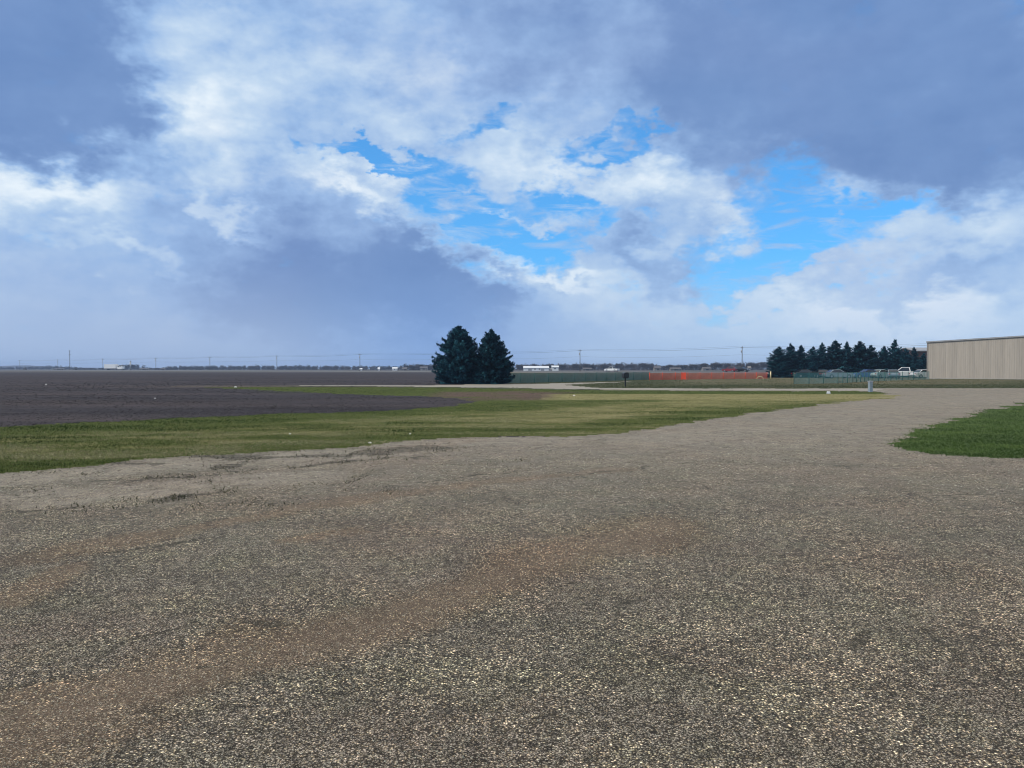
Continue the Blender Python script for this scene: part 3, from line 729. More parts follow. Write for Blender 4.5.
wood(405, 800, 760, [(405,365.2),(440,365),(520,365.0),(600,364.2),(650,363.8),(665,366),(690,365),(720,363.6),(760,362.8),(800,362.5)], 'dense leafless wood on the horizon behind the highway at right of centre', 3)
wood(158, 408, 1000, [(158,368.3),(172,366.5),(200,366.0),(260,365.8),(300,365.9),(360,366.2),(390,366.4),(408,366)], 'low even leafless wood along the horizon left of the spruce pair', 4, 6)
wood(75, 160, 1100, [(75,368.4),(108,368.0),(118,366.4),(125,364.6),(133,364.6),(140,367.6),(160,368.3)], 'low scattered leafless trees on the horizon around the white truck', 5, 7)
wood(-60, 78, 1300, [(-60,368),(0,367.6),(40,366.2),(50,366),(78,368)], 'thin leafless wood below the far left hills', 6, 8)
hp = [(-260,368.3),(-100,367.6),(-30,366.6),(0,366.0),(15,365.5),(28,365.4),(40,366.1),(55,366.9),(75,367.5),(100,367.7),(160,367.9)]
hb = MB(); YH = 2500
for (a0, t0), (a1, t1) in zip(hp[:-1], hp[1:]):
    za, zb = CH+(HOR-t0)/F*YH, CH+(HOR-t1)/F*YH; xa, xb = at(a0,YH), at(a1,YH)
    hb.face([(xa,YH-150,-1),(xb,YH-150,-1),(xb,YH,zb),(xa,YH,za)]); hb.face([(xa,YH,za),(xb,YH,zb),(xb,YH+250,-1),(xa,YH+250,-1)])
tag(hb.build('hills', simple('hill_woodland', (.055,.05,.055), 1, var=.3, scale=.05), None, True), kind='structure')

# ------------------------------------------------------------ highway
Hp = lambda X: 298 + .82*(38.7 - X)
hx0, hx1 = -760, 260
dirv = Vector((1, -.82, 0)).normalized(); nrm = Vector((.82, 1, 0)).normalized()
def on_hwy(px, off=0.0):
    u = (px-512)/F; Y = (298+.82*38.7)/(1+.82*u); p = Vector((u*Y, Y, 0)) ; return p + nrm*off
m, t, b = new_mat('asphalt'); p = pos(t)
t.l.new(t.ramp(t.noise(p, 2, 5, .6), [(.3, (.10,.10,.10)), (.7, (.15,.148,.145))]), b.inputs['Base Color']); b.inputs['Roughness'].default_value = .9
hb = MB(); a = Vector((hx0, Hp(hx0), 0)); c = Vector((hx1, Hp(hx1), 0))
prof = [(-9,-.1),(-5.5,.45),(5.5,.45),(9,-.1)]
for (o0,z0),(o1,z1) in zip(prof[:-1], prof[1:]):
    hb.face([a+nrm*o0+Vector((0,0,z0)), c+nrm*o0+Vector((0,0,z0)), c+nrm*o1+Vector((0,0,z1)), a+nrm*o1+Vector((0,0,z1))])
hw = tag(hb.build('highway', m), kind='structure')
for off, mt in ((-3.6,'white'),(3.6,'white'),(-.15,'yellow'),(.15,'yellow')):
    lb = MB(); lb.face([a+nrm*(off-.07)+Vector((0,0,.456)), c+nrm*(off-.07)+Vector((0,0,.456)), c+nrm*(off+.07)+Vector((0,0,.456)), a+nrm*(off+.07)+Vector((0,0,.456))])
    tag(lb.build('road_marking', M[mt]), kind='structure')

# utility poles and wires along the highway
def utility_pole(H=9.6):
    root = empty('utility_pole', (0,0,0))
    b = MB(); b.tube((0,0,-.2),(0,0,H),.17,.11,10); b.build('pole', M['pole'], root, True)
    b = MB(); b.box(-.06,.06,-1.15,1.15,H-.62,H-.50); b.build('crossarm', M['pole'], root)
    for y in (-1.05,-.4,.4,1.05):
        b = MB(); b.tube((0,y,H-.5),(0,y,H-.32),.05,.035,8); b.build('insulator', M['iron'], root, True)
    b = MB(); b.tube((0,0,H),(0,0,H+.16),.05,.035,8); b.build('insulator', M['iron'], root, True)
    b = MB(); b.tube((-.28,0,H-2.2),(-.28,0,H-1.4),.2,.2,10); b.build('transformer', M['iron'], root, True)
    return root
pl = [742,580,475,360,277,210,156,103,58,20]
first = None; prs = []
where = ['taller utility pole left of the long spruce row','utility pole between the spruce pair and the mailbox','utility pole hidden close behind the spruce pair',
 'utility pole nearest left of the spruce pair','utility pole second to the left of the spruce pair','utility pole third to the left of the spruce pair',
 'utility pole two places right of the white truck','utility pole just behind the rear of the white truck','utility pole just left of the tall lattice mast','utility pole at the far left edge of the horizon']
ang = math.atan2(-.82, 1)
for i, px in enumerate(pl):
    if px == 475: p = (on_hwy(360, 11) + on_hwy(580, 11))/2
    else: p = on_hwy(px, 11)
    u = (px-512)/F
    o = utility_pole() if first is None else copy_tree(first); first = first or o
    if px != 475: # keep the column: slide along the road
        Y = (298+.82*38.7+11*1.293)/(1+.82*u); p = Vector((u*Y, Y, 0))
    o.location = (p.x, p.y, -.05); o.rotation_euler = (0,0,ang)
    tag(o, where[i], 'utility pole', 'utility poles along the highway'); prs.append(p.copy())
order = sorted(range(len(prs)), key=lambda i: prs[i].x); ends = [prs[i] for i in order]
d = (ends[-1]-ends[-2]); ends.append(ends[-1] + d)           # the line runs on behind the spruce row
o = copy_tree(first); o.location = (ends[-1].x, ends[-1].y, -.05); tag(o, 'utility pole behind the long spruce row and the metal building', 'utility pole', 'utility poles along the highway')
for hgt, off, lab in ((9.15,1.05,'thin overhead wire on the far end of the pole crossarms'),(9.15,-1.05,'thin overhead wire on the near end of the pole crossarms'),(9.7,0,'topmost thin overhead wire on the pole tips'),(6.6,0,'lowest overhead cable strung below the crossarms')):
    b = MB()
    for p0, p1 in zip(ends[:-1], ends[1:]):
        pv = None
        for s in range(9):
            f_ = s/8; q = p0.lerp(p1, f_) + nrm*off; q.z = hgt - 1.1*4*f_*(1-f_)*.6
            if pv is not None: b.tube(pv, q, .016, .016, 4, False)
            pv = q
    tag(b.build('overhead_wire', M['wire']), lab, 'wire', 'wires between the utility poles')
# taller mast at the left
root = empty('transmission_mast', (at(70,640), 640, -.1)); tag(root, 'tallest slim mast with crosspieces at far left of the horizon', 'mast')
b = MB(); b.tube((0,0,0),(0,0,17),.3,.16,8); b.build('pole', M['pole'], root)
for z in (13.2, 16.2):
    b = MB(); b.box(-1.1,1.1,-.1,.1,z,z+.2); b.build('crossarm', M['pole'], root)

# ------------------------------------------------------------ vehicles
def wheels(root, xs, hw, r, mt='rim'):
    for x in xs:
        for s in (-1, 1):
            b = MB(); b.tube((x, s*(hw-.20), r), (x, s*(hw+.01), r), r, r, 20); wv = b.build('wheel', M['tyre'], root, bevel=.02)
            b = MB(); b.tube((x, s*(hw-.05), r), (x, s*(hw+.03), r), r*.6, r*.55, 14); b.build('rim', M[mt], wv)
KIND = dict(
 sedan=dict(L=4.7, W=1.8, lower=[(-2.35,.32),(-2.33,.72),(-2.2,.92),(-1.5,.98),(1.0,.96),(2.1,.80),(2.33,.62),(2.35,.32),(1.9,.22),(-1.9,.22)], cab=[(-1.75,.95),(-1.05,1.40),(.1,1.45),(.95,.94)], ax=(-1.4,1.42), r=.33),
 suv=dict(L=4.7, W=1.9, lower=[(-2.35,.40),(-2.36,1.0),(-2.28,1.1),(1.0,1.08),(2.1,.98),(2.35,.75),(2.35,.35),(1.9,.27),(-1.9,.27)], cab=[(-2.26,1.08),(-2.05,1.66),(-1.7,1.74),(.2,1.74),(1.05,1.06)], ax=(-1.4,1.45), r=.37),
 pickup=dict(L=5.8, W=2.0, lower=[(-2.9,.50),(-2.9,1.12),(-.75,1.12),(1.5,1.12),(2.65,1.06),(2.9,.85),(2.9,.42),(2.4,.34),(-2.4,.40)], cab=[(-.85,1.10),(-.70,1.82),(.55,1.85),(1.45,1.10)], ax=(-1.75,1.85), r=.41))
def car(kind, paint, loc, rz, label, group=None):
    K = KIND[kind]; hw = K['W']/2; root = empty('parked_car' if group and 'parked' in group else 'car', loc, rz)
    if kind == 'pickup': root.name = 'pickup_truck'
    tag(root, label, 'pickup truck' if kind == 'pickup' else 'car', group)
    b = MB(); b.prism(K['lower'], -hw, hw)
    bd = b.build('body', M[paint], root, bevel=.05)
    cab = K['cab']; b = MB(); n = len(cab); zt = max(z for _, z in cab); zb = min(z for _, z in cab)
    w_ = lambda z: hw - .05 - .18*(z-zb)/(zt-zb)
    for s in (-1, 1): b.v += [(x, s*w_(z), z - (.03 if z < zb+.05 else 0)) for x, z in cab]
    for q in range(n): b.f.append((q, (q+1)%n, n+(q+1)%n, n+q))
    b.f += [tuple(range(n-1,-1,-1)), tuple(range(n, 2*n))]
    b.build('cabin', M[paint], root, bevel=.04)
    # windows
    def inset(pts, k):
        c = [sum(p[i] for p in pts)/len(pts) for i in (0,1)]; return [(c[0]+(p[0]-c[0])*k, c[1]+(p[1]-c[1])*k) for p in pts]
    for s in (-1, 1):
        pts = inset(cab, .84); b = MB(); y0 = [s*(w_(z)+.006) for x, z in pts]; y1 = [s*(w_(z)-.02) for x, z in pts]
        b.v = [(x, y, z) for (x, z), y in zip(pts, y0)] + [(x, y, z) for (x, z), y in zip(pts, y1)]
        b.f = [tuple(range(n)), tuple(range(2*n-1, n-1, -1))] + [(q, (q+1)%n, n+(q+1)%n, n+q) for q in range(n)]
        b.build('side_window', M['glass'], root)
    for (A, B, nm, sg) in ((cab[-1], cab[-2], 'windscreen', 1), (cab[0], cab[1], 'rear_window', -1)):
        a0 = (A[0]+(B[0]-A[0])*.12, A[1]+(B[1]-A[1])*.12); b0 = (A[0]+(B[0]-A[0])*.9, A[1]+(B[1]-A[1])*.9)
        b = MB(); e = .012*sg
        b.v = [(a0[0]+e, -w_(a0[1])+.07, a0[1]+.006),(a0[0]+e, w_(a0[1])-.07, a0[1]+.006),(b0[0]+e, w_(b0[1])-.07, b0[1]+.006),(b0[0]+e, -w_(b0[1])+.07, b0[1]+.006)]
        b.v += [(x-.03*sg, y, z-.01) for x, y, z in b.v]; b.f = [(0,1,2,3),(7,6,5,4),(0,1,5,4),(1,2,6,5),(2,3,7,6),(3,0,4,7)]
        b.build(nm, M['glass'], root)
    if kind == 'pickup':
        b = MB(); b.box(-2.8,-.95,-hw+.1,hw-.1,1.118,1.13); b.build('bed', M['dark'], root)
    wheels(root, K['ax'], hw, K['r'])
    L2 = K['L']/2; zl = .72 if kind == 'sedan' else .85
    for s in (-1, 1):
        b = MB(); b.box(L2-.10,L2+.012,s*(hw-.28)-.17,s*(hw-.28)+.17,zl-.16,zl-.02); b.build('headlight', M['lamp'], root, bevel=.02)
        b = MB(); b.box(-L2-.012,-L2+.1,s*(hw-.2)-.12,s*(hw-.2)+.12,zl-.06,zl+.12); b.build('taillight', M['red'], root, bevel=.02)
        b = MB(); b.box(cab[-1][0]-.25, cab[-1][0]-.08, s*(hw+.08)-.09, s*(hw+.08)+.09, zb+.05, zb+.2); b.build('wing_mirror', M['dark'], root, bevel=.03)
    for sg, nm in ((1,'front_bumper'),(-1,'rear_bumper')):
        b = MB(); b.box(sg*(L2-.03)-.06, sg*(L2-.03)+.08, -hw+.06, hw-.06, .34, .50); b.build(nm, M['dark'] if kind != 'pickup' else M['rim'], root, bevel=.03)
    return root
def hcar(kind, paint, px, off, flip, label):
    u = (px-512)/F; Y = (298+.82*38.7+off*1.293)/(1+.82*u)
    return car(kind, paint, (u*Y, Y, .46), ang + (math.pi if flip else 0), label, 'vehicles driving on the highway')
hcar('pickup','p_white',612,-1.9,True,'white pickup truck driving on the highway above the green fence')
hcar('suv','p_red',729.5,-1.9,True,'dark red car on the highway above the orange fence')
hcar('suv','p_black',742,1.9,False,'black car close beside the dark red car on the highway')
hcar('suv','p_black',25,-1.9,False,'black car at the far left edge of the highway')
hcar('suv','p_black',75,-1.9,False,'black car on the highway beside the tall mast')
hcar('sedan','p_silver',53,1.9,False,'faint grey car on the highway between the two black cars')
# truck with box trailer
u = (114.5-512)/F; Y = (298+.82*38.7)/(1+.82*u); TS = 1.06
root = empty('semi_truck', (u*Y, Y, .46), ang*.25); tag(root, 'white semi truck with box trailer on the highway at left', 'truck', 'vehicles driving on the highway')
root.scale = (TS, TS, TS)
b = MB(); b.box(-7.2,1.9,-1.25,1.25,1.2,4.1); b.build('trailer', M['p_white'], root, bevel=.03)
b = MB(); b.box(-7.0,1.6,-.5,.5,.85,1.19); b.build('chassis', M['dark'], root)
b = MB(); b.prism([(2.6,.6),(2.6,3.75),(4.0,3.6),(4.75,2.45),(6.7,2.15),(6.9,1.9),(6.9,.6)], -1.15, 1.15); b.build('cab', M['p_white'], root, bevel=.08)
for s in (-1,1):
    b = MB(); b.prism([(3.3,2.35),(3.3,3.25),(4.0,3.25),(4.5,2.4)], min(s*1.14,s*1.17), max(s*1.14,s*1.17)); b.build('side_window', M['glass'], root)
    b = MB(); b.tube((2.5,s*1.0,1.2),(2.5,s*1.0,4.1),.08,.08,8); b.build('exhaust_pipe', M['rim'], root, True)
b = MB(); b.v = [(4.06,-1.0,3.5),(4.06,1.0,3.5),(4.76,1.0,2.5),(4.76,-1.0,2.5),(4.0,-1.0,3.46),(4.0,1.0,3.46),(4.7,1.0,2.46),(4.7,-1.0,2.46)]; b.f = [(0,1,2,3),(7,6,5,4),(0,1,5,4),(1,2,6,5),(2,3,7,6),(3,0,4,7)]; b.build('windscreen', M['glass'], root)
wheels(root, (-6.2,-5.1,2.0,3.1,6.0), 1.25, .52)

# parked cars behind the green fence on the right
PK = 'cars parked in front of the spruce row'
car('sedan','p_silver',(at(838,126),126,0),0,'silver car parked nose to nose with the blue car behind the green fence',PK)
car('sedan','p_blue',(at(866,127),127,0),math.pi,'blue car with pale roof edge parked right of the silver car',PK)
car('sedan','p_black',(at(822,129.5),129.5,0),1.35,'dark car parked end on at the left end of the parked row',PK)
car('sedan','p_pale',(at(881,127),127,0),.5,'pale green sedan parked right behind the grey pedestal',PK)
car('sedan','p_silver',(at(892,125.5),125.5,0),1.25,'silver car parked end on between the pale sedan and the pickup',PK)
car('pickup','p_white',(at(905,134),134,0),2.7,'white pickup truck parked near the metal building',PK)
car('sedan','p_white',(at(925,128),128,0),.15,'white sedan half hidden by the corner of the metal building',PK)
car('sedan','p_black',(at(806,134),134,0),.1,'low dark sedan parked under the left spruces',PK)

# ------------------------------------------------------------ metal building
m, t, b = new_mat('beige_metal_panel'); tc = t.n.new('ShaderNodeTexCoord')
ob = tc.outputs['Object']
pn = t.voro(t.mapping(ob, scale=(1.1,0,0)), 1.0, 'F1', 'Color'); r_, _, _ = t.sep(pn)
f = t.mapr(r_, 0, 1, .93, 1.07); c = t.mix(1, (.41,.365,.31,1), t.comb(f, f, f), 'MULTIPLY')
dn = t.noise(t.mapping(ob, scale=(1.5,1.5,.15)), 2, 5, .6); f = t.mapr(dn, .3, .7, .90, 1.08); c = t.mix(1, c, t.comb(f, f, f), 'MULTIPLY')
t.l.new(c, b.inputs['Base Color']); b.inputs['Roughness'].default_value = .5
M_PANEL = m
A = gp(927, 378.6); A = Vector((at(927,122.3), 122.3, 0)); Bp = Vector((at(1024,113.5), 113.5, 0)); dv = (Bp-A).normalized()
root = empty('metal_building', A, math.atan2(dv.y, dv.x)); tag(root, 'long beige ribbed metal building with grey roof edge at the right', 'building')
WL = 34; DP = 40; z0 = 5.72; sl_ = .042; zr = z0 + sl_*WL/2
wl = MB(); wl.prism([(0,-.1),(WL,-.1),(WL,z0),(WL/2,zr),(0,z0)], 0, DP); wo_ = wl.build('wall', M_PANEL, root)
rb = MB(); x = .15
while x < WL-.1:
    zt = z0 + sl_*min(x, WL-x) - .02
    rb.v += [(x-.04,0,.12),(x-.02,-.024,.12),(x+.02,-.024,.12),(x+.04,0,.12),(x-.04,0,zt),(x-.02,-.024,zt),(x+.02,-.024,zt),(x+.04,0,zt)]
    i = len(rb.v)-8; rb.f += [(i,i+1,i+5,i+4),(i+1,i+2,i+6,i+5),(i+2,i+3,i+7,i+6),(i,i+3,i+2,i+1),(i+4,i+5,i+6,i+7)]
    x += .305
y = .3
while y < DP:
    rb.box(-.035, 0, y-.03, y+.03, .12, z0-.02); y += .6
rb.build('wall_ribs', M_PANEL, root)
ro = MB()
ro.v = [(-.15,-.18,z0+.0),(WL/2,-.18,zr+.02),(WL+.15,-.18,z0),(-.15,-.18,z0+.20),(WL/2,-.18,zr+.22),(WL+.15,-.18,z0+.20)]
ro.v += [(x, DP+.2, z) for x, _, z in ro.v]
ro.f = [(0,1,4,3),(1,2,5,4),(3,4,10,9),(4,5,11,10),(0,3,9,6),(2,8,11,5),(6,9,10,7),(7,10,11,8),(0,6,7,1),(1,7,8,2)]
ro.build('roof', M['greyroof'], root)
b = MB(); b.box(-.05,.14,-.06,-.001,.0,z0-.03); b.build('corner_trim', M['cream'], root)
b = MB(); b.box(-.06,WL,-.09,-.003,-.05,.10); b.build('base_trim', M['concrete'], root)
b = MB(); b.box(9.95,10.2,-.35,-.13,0,.32); o = b.build('utility_box', M['white'], None, bevel=.02)
o.location = A + Matrix.Rotation(math.atan2(dv.y, dv.x), 4, 'Z') @ Vector((-5.4,-.5,0)); tag(o, 'tiny white box in the grass at the foot of the metal building', 'box')
# second building behind the spruces
def barn(px, Y, L, D_, hw, hr, wall, roof, label, rz=0, doors=1, wins=2, name='barn', group=None, z=0):
    root = empty(name, (at(px,Y), Y, z), rz); tag(root, label, 'building', group)
    b = MB(); b.v = [(-L/2,-D_/2,0),(L/2,-D_/2,0),(L/2,-D_/2,hw),(-L/2,-D_/2,hw),(-L/2,D_/2,0),(L/2,D_/2,0),(L/2,D_/2,hw),(-L/2,D_/2,hw),(-L/2,0,hr),(L/2,0,hr)]
    b.f = [(0,1,2,3),(5,4,7,6),(4,0,3,8,7),(1,5,6,9,2),(3,2,9,8),(6,7,8,9)]; b.build('wall', wall, root)
    b = MB(); e = .35; ez = e*(hr-hw)/(D_/2)
    b.v = [(-L/2-e,-D_/2-e,hw-ez+.03),(L/2+e,-D_/2-e,hw-ez+.03),(L/2+e,0,hr+.03),(-L/2-e,0,hr+.03),(-L/2-e,D_/2+e,hw-ez+.03),(L/2+e,D_/2+e,hw-ez+.03)]
    b.v += [(x,y,z_+.16) for x,y,z_ in b.v]
    b.f = [(6,7,8,9),(9,8,11,10),(0,3,2,1),(3,4,5,2),(0,1,7,6),(4,10,11,5),(0,6,9,3),(3,9,10,4),(1,2,8,7),(2,5,11,8)]; b.build('roof', roof, root)
    for i in range(doors):
        xd = -L*.25 + i*L*.5; b = MB(); b.box(xd-L*.07,xd+L*.07,-D_/2-.04,-D_/2+.02,.0,hw*.72); b.build('door', M['greyroof'], root)
    for i in range(wins):
        xw = -L*.05 + i*L*.18; b = MB(); b.box(xw-.5,xw+.5,-D_/2-.03,-D_/2+.02,hw*.45,hw*.78); b.build('window', M['glass'], root)
    return root
barn(928, 168, 10, 8, 5.3, 6.0, M['redroof'], M['greyroof'], 'red brown building with grey roof peeking out between spruces and metal building', name='shed')
barn(536, 560, 18, 10, 2.0, 3.3, M['white'], M['white'], 'long low white barn on the horizon right of the spruce pair', doors=2, wins=2)
barn(555, 560, 4.6, 8, 2.6, 3.6, M['white'], M['white'], 'small white barn right of the long low white barn', wins=1, doors=0)
barn(549, 562, 3.5, 3, 1.2, 1.7, M['white'], M['greyroof'], 'tiny white shed between the long barn and the small barn', wins=1, doors=0, name='shed')
barn(395, 640, 3.8, 3, 1.7, 2.6, M['white'], M['white'], 'white shed on the horizon left of the farm trees', wins=1, doors=0, name='shed')
barn(405, 650, 3.5, 4, 1.2, 2.6, M['cream'], M['farroof'], 'grey roofed farmhouse among trees left of the spruce pair', name='house')
barn(424, 640, 6, 5, 2.0, 3.2, M['cream'], M['farroof'], 'pale farmhouse just left of the spruce pair', name='house')
barn(361, 600, 1.6, 2, 1.2, 1.8, M['white'], M['white'], 'tiny white shed beside the pole left of the farm', wins=0, doors=1, name='shed')
barn(379, 640, 1.3, 2, 1.4, 2.6, M['white'], M['white'], 'narrow white hut between pole and white shed', wins=0, doors=1, name='shed')
barn(163, 700, 4.6, 4, 1.0, 1.6, M['cream'], M['farroof'], 'low white shed beside the pole right of the white truck', name='shed')
barn(145, 760, 9, 5, 1.2, 1.8, M['cream'], M['farroof'], 'low pale farm building just right of the white truck', name='shed')
barn(60, 800, 10, 5, 1.1, 1.7, M['cream'], M['farroof'], 'long low white building at the foot of the far left poles', name='shed')
barn(657, 520, 4.2, 5, 1.9, 3.1, M['cream'], M['farroof'], 'beige house in the treeline right of the white pickup', name='house')
barn(675, 530, 7.0, 5, 1.3, 2.2, M['cream'], M['farroof'], 'low white house above the bright orange fence panel', name='house')
barn(587, 560, 6.0, 5, 1.3, 2.1, M['cream'], M['farroof'], 'low beige house in the treeline left of the white pickup', name='house')
barn(706, 520, 5, 5, 1.6, 2.6, M['cream'], M['farroof'], 'low beige house in the treeline left of the dark red car', name='house')
barn(749, 500, 1.6, 2, 2.2, 3.0, M['cream'], M['cream'], 'narrow white hut in the treeline right of the black car', name='shed', wins=0, doors=1)
root = empty('grain_silo', (at(130.6,800), 800, 0)); tag(root, 'thin tall grain silo among trees right of the white truck', 'silo')
b = MB(); b.tube((0,0,0),(0,0,8.6),.75,.75,16); b.build('wall', M['iron'], root, True)
b = MB(); b.tube((0,0,8.6),(0,0,9.9),.8,.12,16); b.build('roof', M['greyroof'], root, True)
root = empty('grain_silo', (at(122.5,800), 800, 0)); tag(root, 'wide low pale grain silo directly right of the white truck', 'silo')
b = MB(); b.tube((0,0,0),(0,0,4.6),2.6,2.6,20); b.build('wall', M['iron'], root, True)
b = MB(); b.tube((0,0,4.6),(0,0,5.9),2.75,.3,20); b.build('roof', M['greyroof'], root, True)

# ------------------------------------------------------------ fences
def mesh_mat(name, col, sx, sz, cover, rough=.6):
    """woven netting: open cells cut by alpha in the sheet's own coordinates"""
    m, t, b = new_mat(name); tc = t.n.new('ShaderNodeTexCoord'); x, y, z = t.sep(tc.outputs['Object'])
    fx = t.math('ABSOLUTE', t.math('SUBTRACT', t.math('FRACT', t.math('MULTIPLY', x, sx)), .5))
    fz = t.math('ABSOLUTE', t.math('SUBTRACT', t.math('FRACT', t.math('MULTIPLY', z, sz)), .5))
    a = t.math('GREATER_THAN', t.math('MAXIMUM', fx, fz), .5*math.sqrt(1-cover))
    n = t.noise(tc.outputs['Object'], .8, 4); f = t.mapr(n, .3, .7, .8, 1.2)
    t.l.new(t.mix(1, col + (1,), t.comb(f, f, f), 'MULTIPLY'), b.inputs['Base Color'])
    t.l.new(a, b.inputs['Alpha']); b.inputs['Roughness'].default_value = rough; return m
M_NETG = mesh_mat('green_netting', (.022,.115,.135), 14, 14, .62)
M_NETC = mesh_mat('green_chain_link', (.09,.33,.33), 16, 16, .40)
M_NETO = mesh_mat('orange_netting', (.60,.11,.075), 9, 12, .70)
M_NETO2 = mesh_mat('bright_orange_netting', (.90,.11,.05), 9, 12, .86)
def fence(pts, h, net, post, label, step, name='fence', rail=True, segs=None):
    root = empty(name, tuple(pts[0])); tag(root, label, 'fence')
    base = pts[0]; k_ = 0
    for a, c in zip(pts[:-1], pts[1:]):
        a = a-base; c = c-base; L = (c-a).length; n = max(1, round(L/step)); d = (c-a)/n; rz = math.atan2(d.y, d.x)
        for i in range(n):
            p = a + d*i
            b = MB(); b.tube((p.x,p.y,-.05),(p.x,p.y,h+.06),.04,.04,8); b.build('post', post, root, True)
            nm = segs(k_) if segs else net
            b = MB(); b.v = [(0,-.008,.03),(d.length,-.008,.03),(d.length,-.008,h),(0,-.008,h)]; b.f = [(0,1,2,3)]
            o = b.build('mesh_panel', nm, root); o.location = p; o.rotation_euler = (0,0,rz); k_ += 1
            if rail:
                b = MB(); b.tube((0,0,h),(d.length,0,h),.025,.025,6); o = b.build('rail', post, root, True); o.location = p; o.rotation_euler = (0,0,rz)
    p = pts[-1]-base; b = MB(); b.tube((p.x,p.y,-.05),(p.x,p.y,h+.06),.04,.04,8); b.build('post', post, root, True)
V2 = lambda px, Y: Vector((at(px, Y), Y, 0))
fence([V2(505,83), V2(575,92), V2(650,109)], 1.08, M_NETG, M['postg'], 'low dark green netting fence right of the spruce pair', 2.6)
fence([V2(649.5,106), V2(700,112), V2(767,120)], 1.0, M_NETO, M['orange'], 'orange netting fence with brighter panels beyond the meadow', 2.3, segs=lambda k: M_NETO2 if 11 <= k <= 15 else M_NETO, rail=False)
o = MB(); o.box(-.03,.03,-.05,.05,0,0.1)
root = empty('barrier_panel', (at(683.5,106.5),106.5,0)); tag(root, 'solid bright orange red panel standing at the orange fence', 'panel')
b = MB(); b.box(-.32,.32,-.03,.03,.12,1.05); b.build('board', M['orange'], root, bevel=.02)
for s in (-.3,.3): b = MB(); b.box(s-.03,s+.03,-.06,-.031,0,1.1); b.build('leg', M['orange'], root)
fence([V2(794,79), V2(838,82), V2(872,97), V2(929,112)], 1.15, M_NETC, M['postg'], 'teal green chain link fence in front of the parked cars', 2.2)
# pale yellow post and low hoop
root = empty('marker_post', (at(770.6,121),121,0)); tag(root, 'short pale yellow post at the left end of the spruce row', 'post')
b = MB(); b.tube((0,0,-.05),(0,0,1.12),.10,.10,12); b.build('shaft', M['yellow'], root, True)
b = MB(); b.tube((0,0,1.12),(0,0,1.17),.10,.05,12); b.build('cap', M['yellow'], root, True)
b = MB(); pv = None
for i in range(13):
    a = math.pi*i/12; q = Vector((math.cos(a)*.5, 0, math.sin(a)*.42))
    if pv: b.tube(pv, q, .045, .045, 8)
    pv = q
o = b.build('hoop', M['yellow'], None, True); o.location = (at(760,115),115,0); tag(o, 'low pale arched hoop before the right end of the orange fence', 'hoop')
# mailbox
P_ = gp(625.3, 386.6)
root = empty('mailbox', P_, R(12)); tag(root, 'dark mailbox on a post at the roadside right of the spruce pair', 'mailbox')
b = MB(); b.box(-.055,.055,-.055,.055,-.1,.80); b.build('post', M['black'], root, bevel=.01)
b = MB(); b.box(-.22,.22,-.06,.06,.74,.80) ; b.build('bracket', M['black'], root)
prof = [(-.24,.80),(.24,.80),(.24,1.10)] + [(.24*math.cos(a), 1.10+.17*math.sin(a)) for a in [math.pi*i/10 for i in range(1,10)]] + [(-.24,1.10)]
b = MB(); b.prism(prof, -.30, .30); b.build('box', M['black'], root, bevel=.012)
b = MB(); b.prism([(x*.9, .82+(z-.8)*.93) for x, z in prof], -.315, -.302); b.build('door', M['black'], root)
b = MB(); b.box(.242,.256,-.1,-.04,1.0,1.24); b.build('flag', M['red'], root)
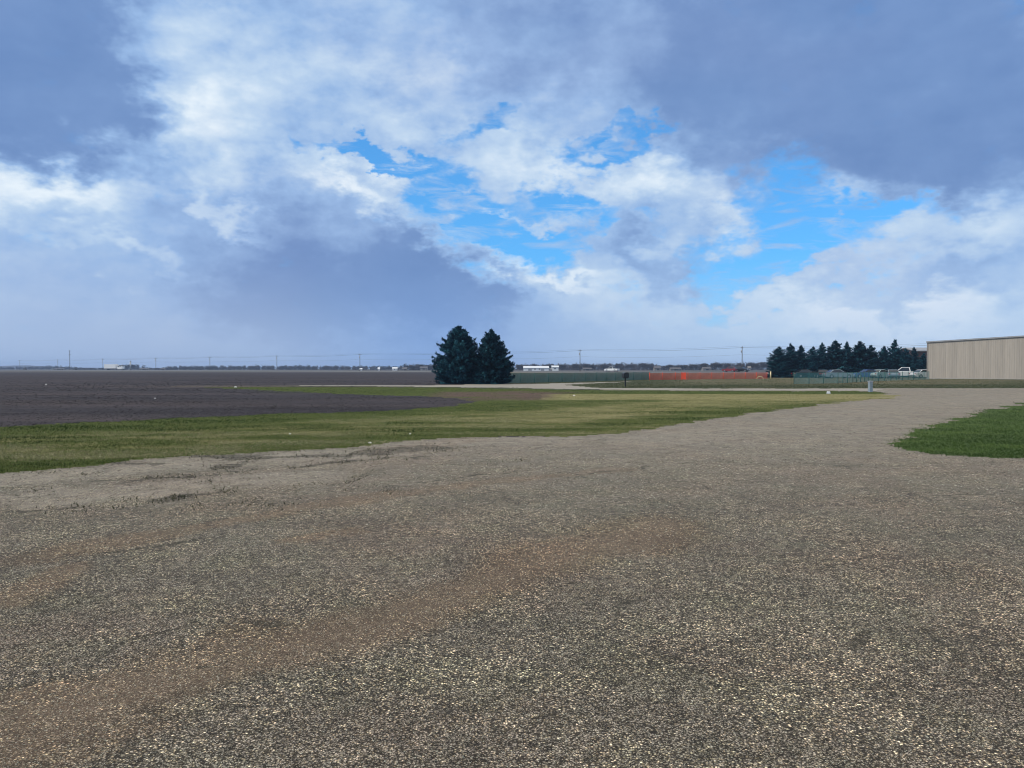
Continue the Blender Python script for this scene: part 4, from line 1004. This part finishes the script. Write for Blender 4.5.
# pedestal
P_ = gp(870.3, 391.8)
root = empty('utility_pedestal', P_, R(10)); root.scale = (.85,.85,1); tag(root, 'pale grey utility pedestal standing where the gravel road meets the lot', 'pedestal')
b = MB(); b.box(-.14,.14,-.12,.12,-.05,.66); b.build('housing', M['pedestal'], root, bevel=.02)
b = MB(); b.box(-.17,.17,-.15,.15,.66,.76); b.build('cap', M['iron'], root, bevel=.03)
b = MB(); b.box(-.10,.10,-.128,-.121,.12,.56); b.build('door', M['pedestal'], root)
b = MB(); b.box(.05,.075,-.14,-.129,.32,.38); b.build('latch', M['dark'], root)
P_ = gp(828.5, 393.6)
root = empty('marker_block', P_, R(-8)); root.scale = (.75,.75,.85); tag(root, 'small white block in the grass left of the grey pedestal', 'marker block')
b = MB(); b.prism([(-.14,-.02),(.14,-.02),(.11,.17),(-.11,.17)], -.12, .12); b.build('block', M['white'], root, bevel=.015)
# white stones lying about
def stone(px, py, s, label, z=0):
    r = random.Random(int(px)); bm = bmesh.new(); bmesh.ops.create_icosphere(bm, subdivisions=2, radius=1)
    for v in bm.verts: v.co *= r.uniform(.82, 1.15); v.co.z *= .65
    me = bpy.data.meshes.new('stone'); bm.to_mesh(me); bm.free(); me.materials.append(M['stone'])
    o = bpy.data.objects.new('stone', me); COL.objects.link(o); g = gp(px, py); o.location = (g.x, g.y, hzf(g.x,g.y)+s*.4); o.scale = (s*1.3, s, s)
    tag(o, label, 'stone', 'pale stones lying about')
stone(235.5,387.4,.085,'white stone at the far edge of the ploughed field, largest of its kind')
stone(155,398.6,.04,'small white stone lying in the dark soil of the ploughed field')
stone(46,384.8,.07,'small pale stone far out in the ploughed field at left')
stone(290,434.5,.022,'small pale stone in the verge left of centre')
stone(370,443.5,.026,'whitish stone where the verge meets the broken gravel')
stone(574,396,.06,'small white stone on the bare earth at the verge top')
stone(410,434.5,.022,'small pale stone in the grass below the spruce pair')
# ------------------------------------------------------------ air
m = bpy.data.materials.new('haze'); m.use_nodes = True; nt = m.node_tree; nt.nodes.clear()
pv = nt.nodes.new('ShaderNodeVolumePrincipled'); pv.inputs['Color'].default_value = (.50,.68,1,1); pv.inputs['Density'].default_value = .00024; pv.inputs['Anisotropy'].default_value = .2
mo = nt.nodes.new('ShaderNodeOutputMaterial'); nt.links.new(pv.outputs[0], mo.inputs['Volume'])
b = MB(); b.box(-3200,3200,-3200,3200,-1.2,26)
tag(b.build('haze', m), 'thin blue haze over the fields', 'haze', kind='stuff')
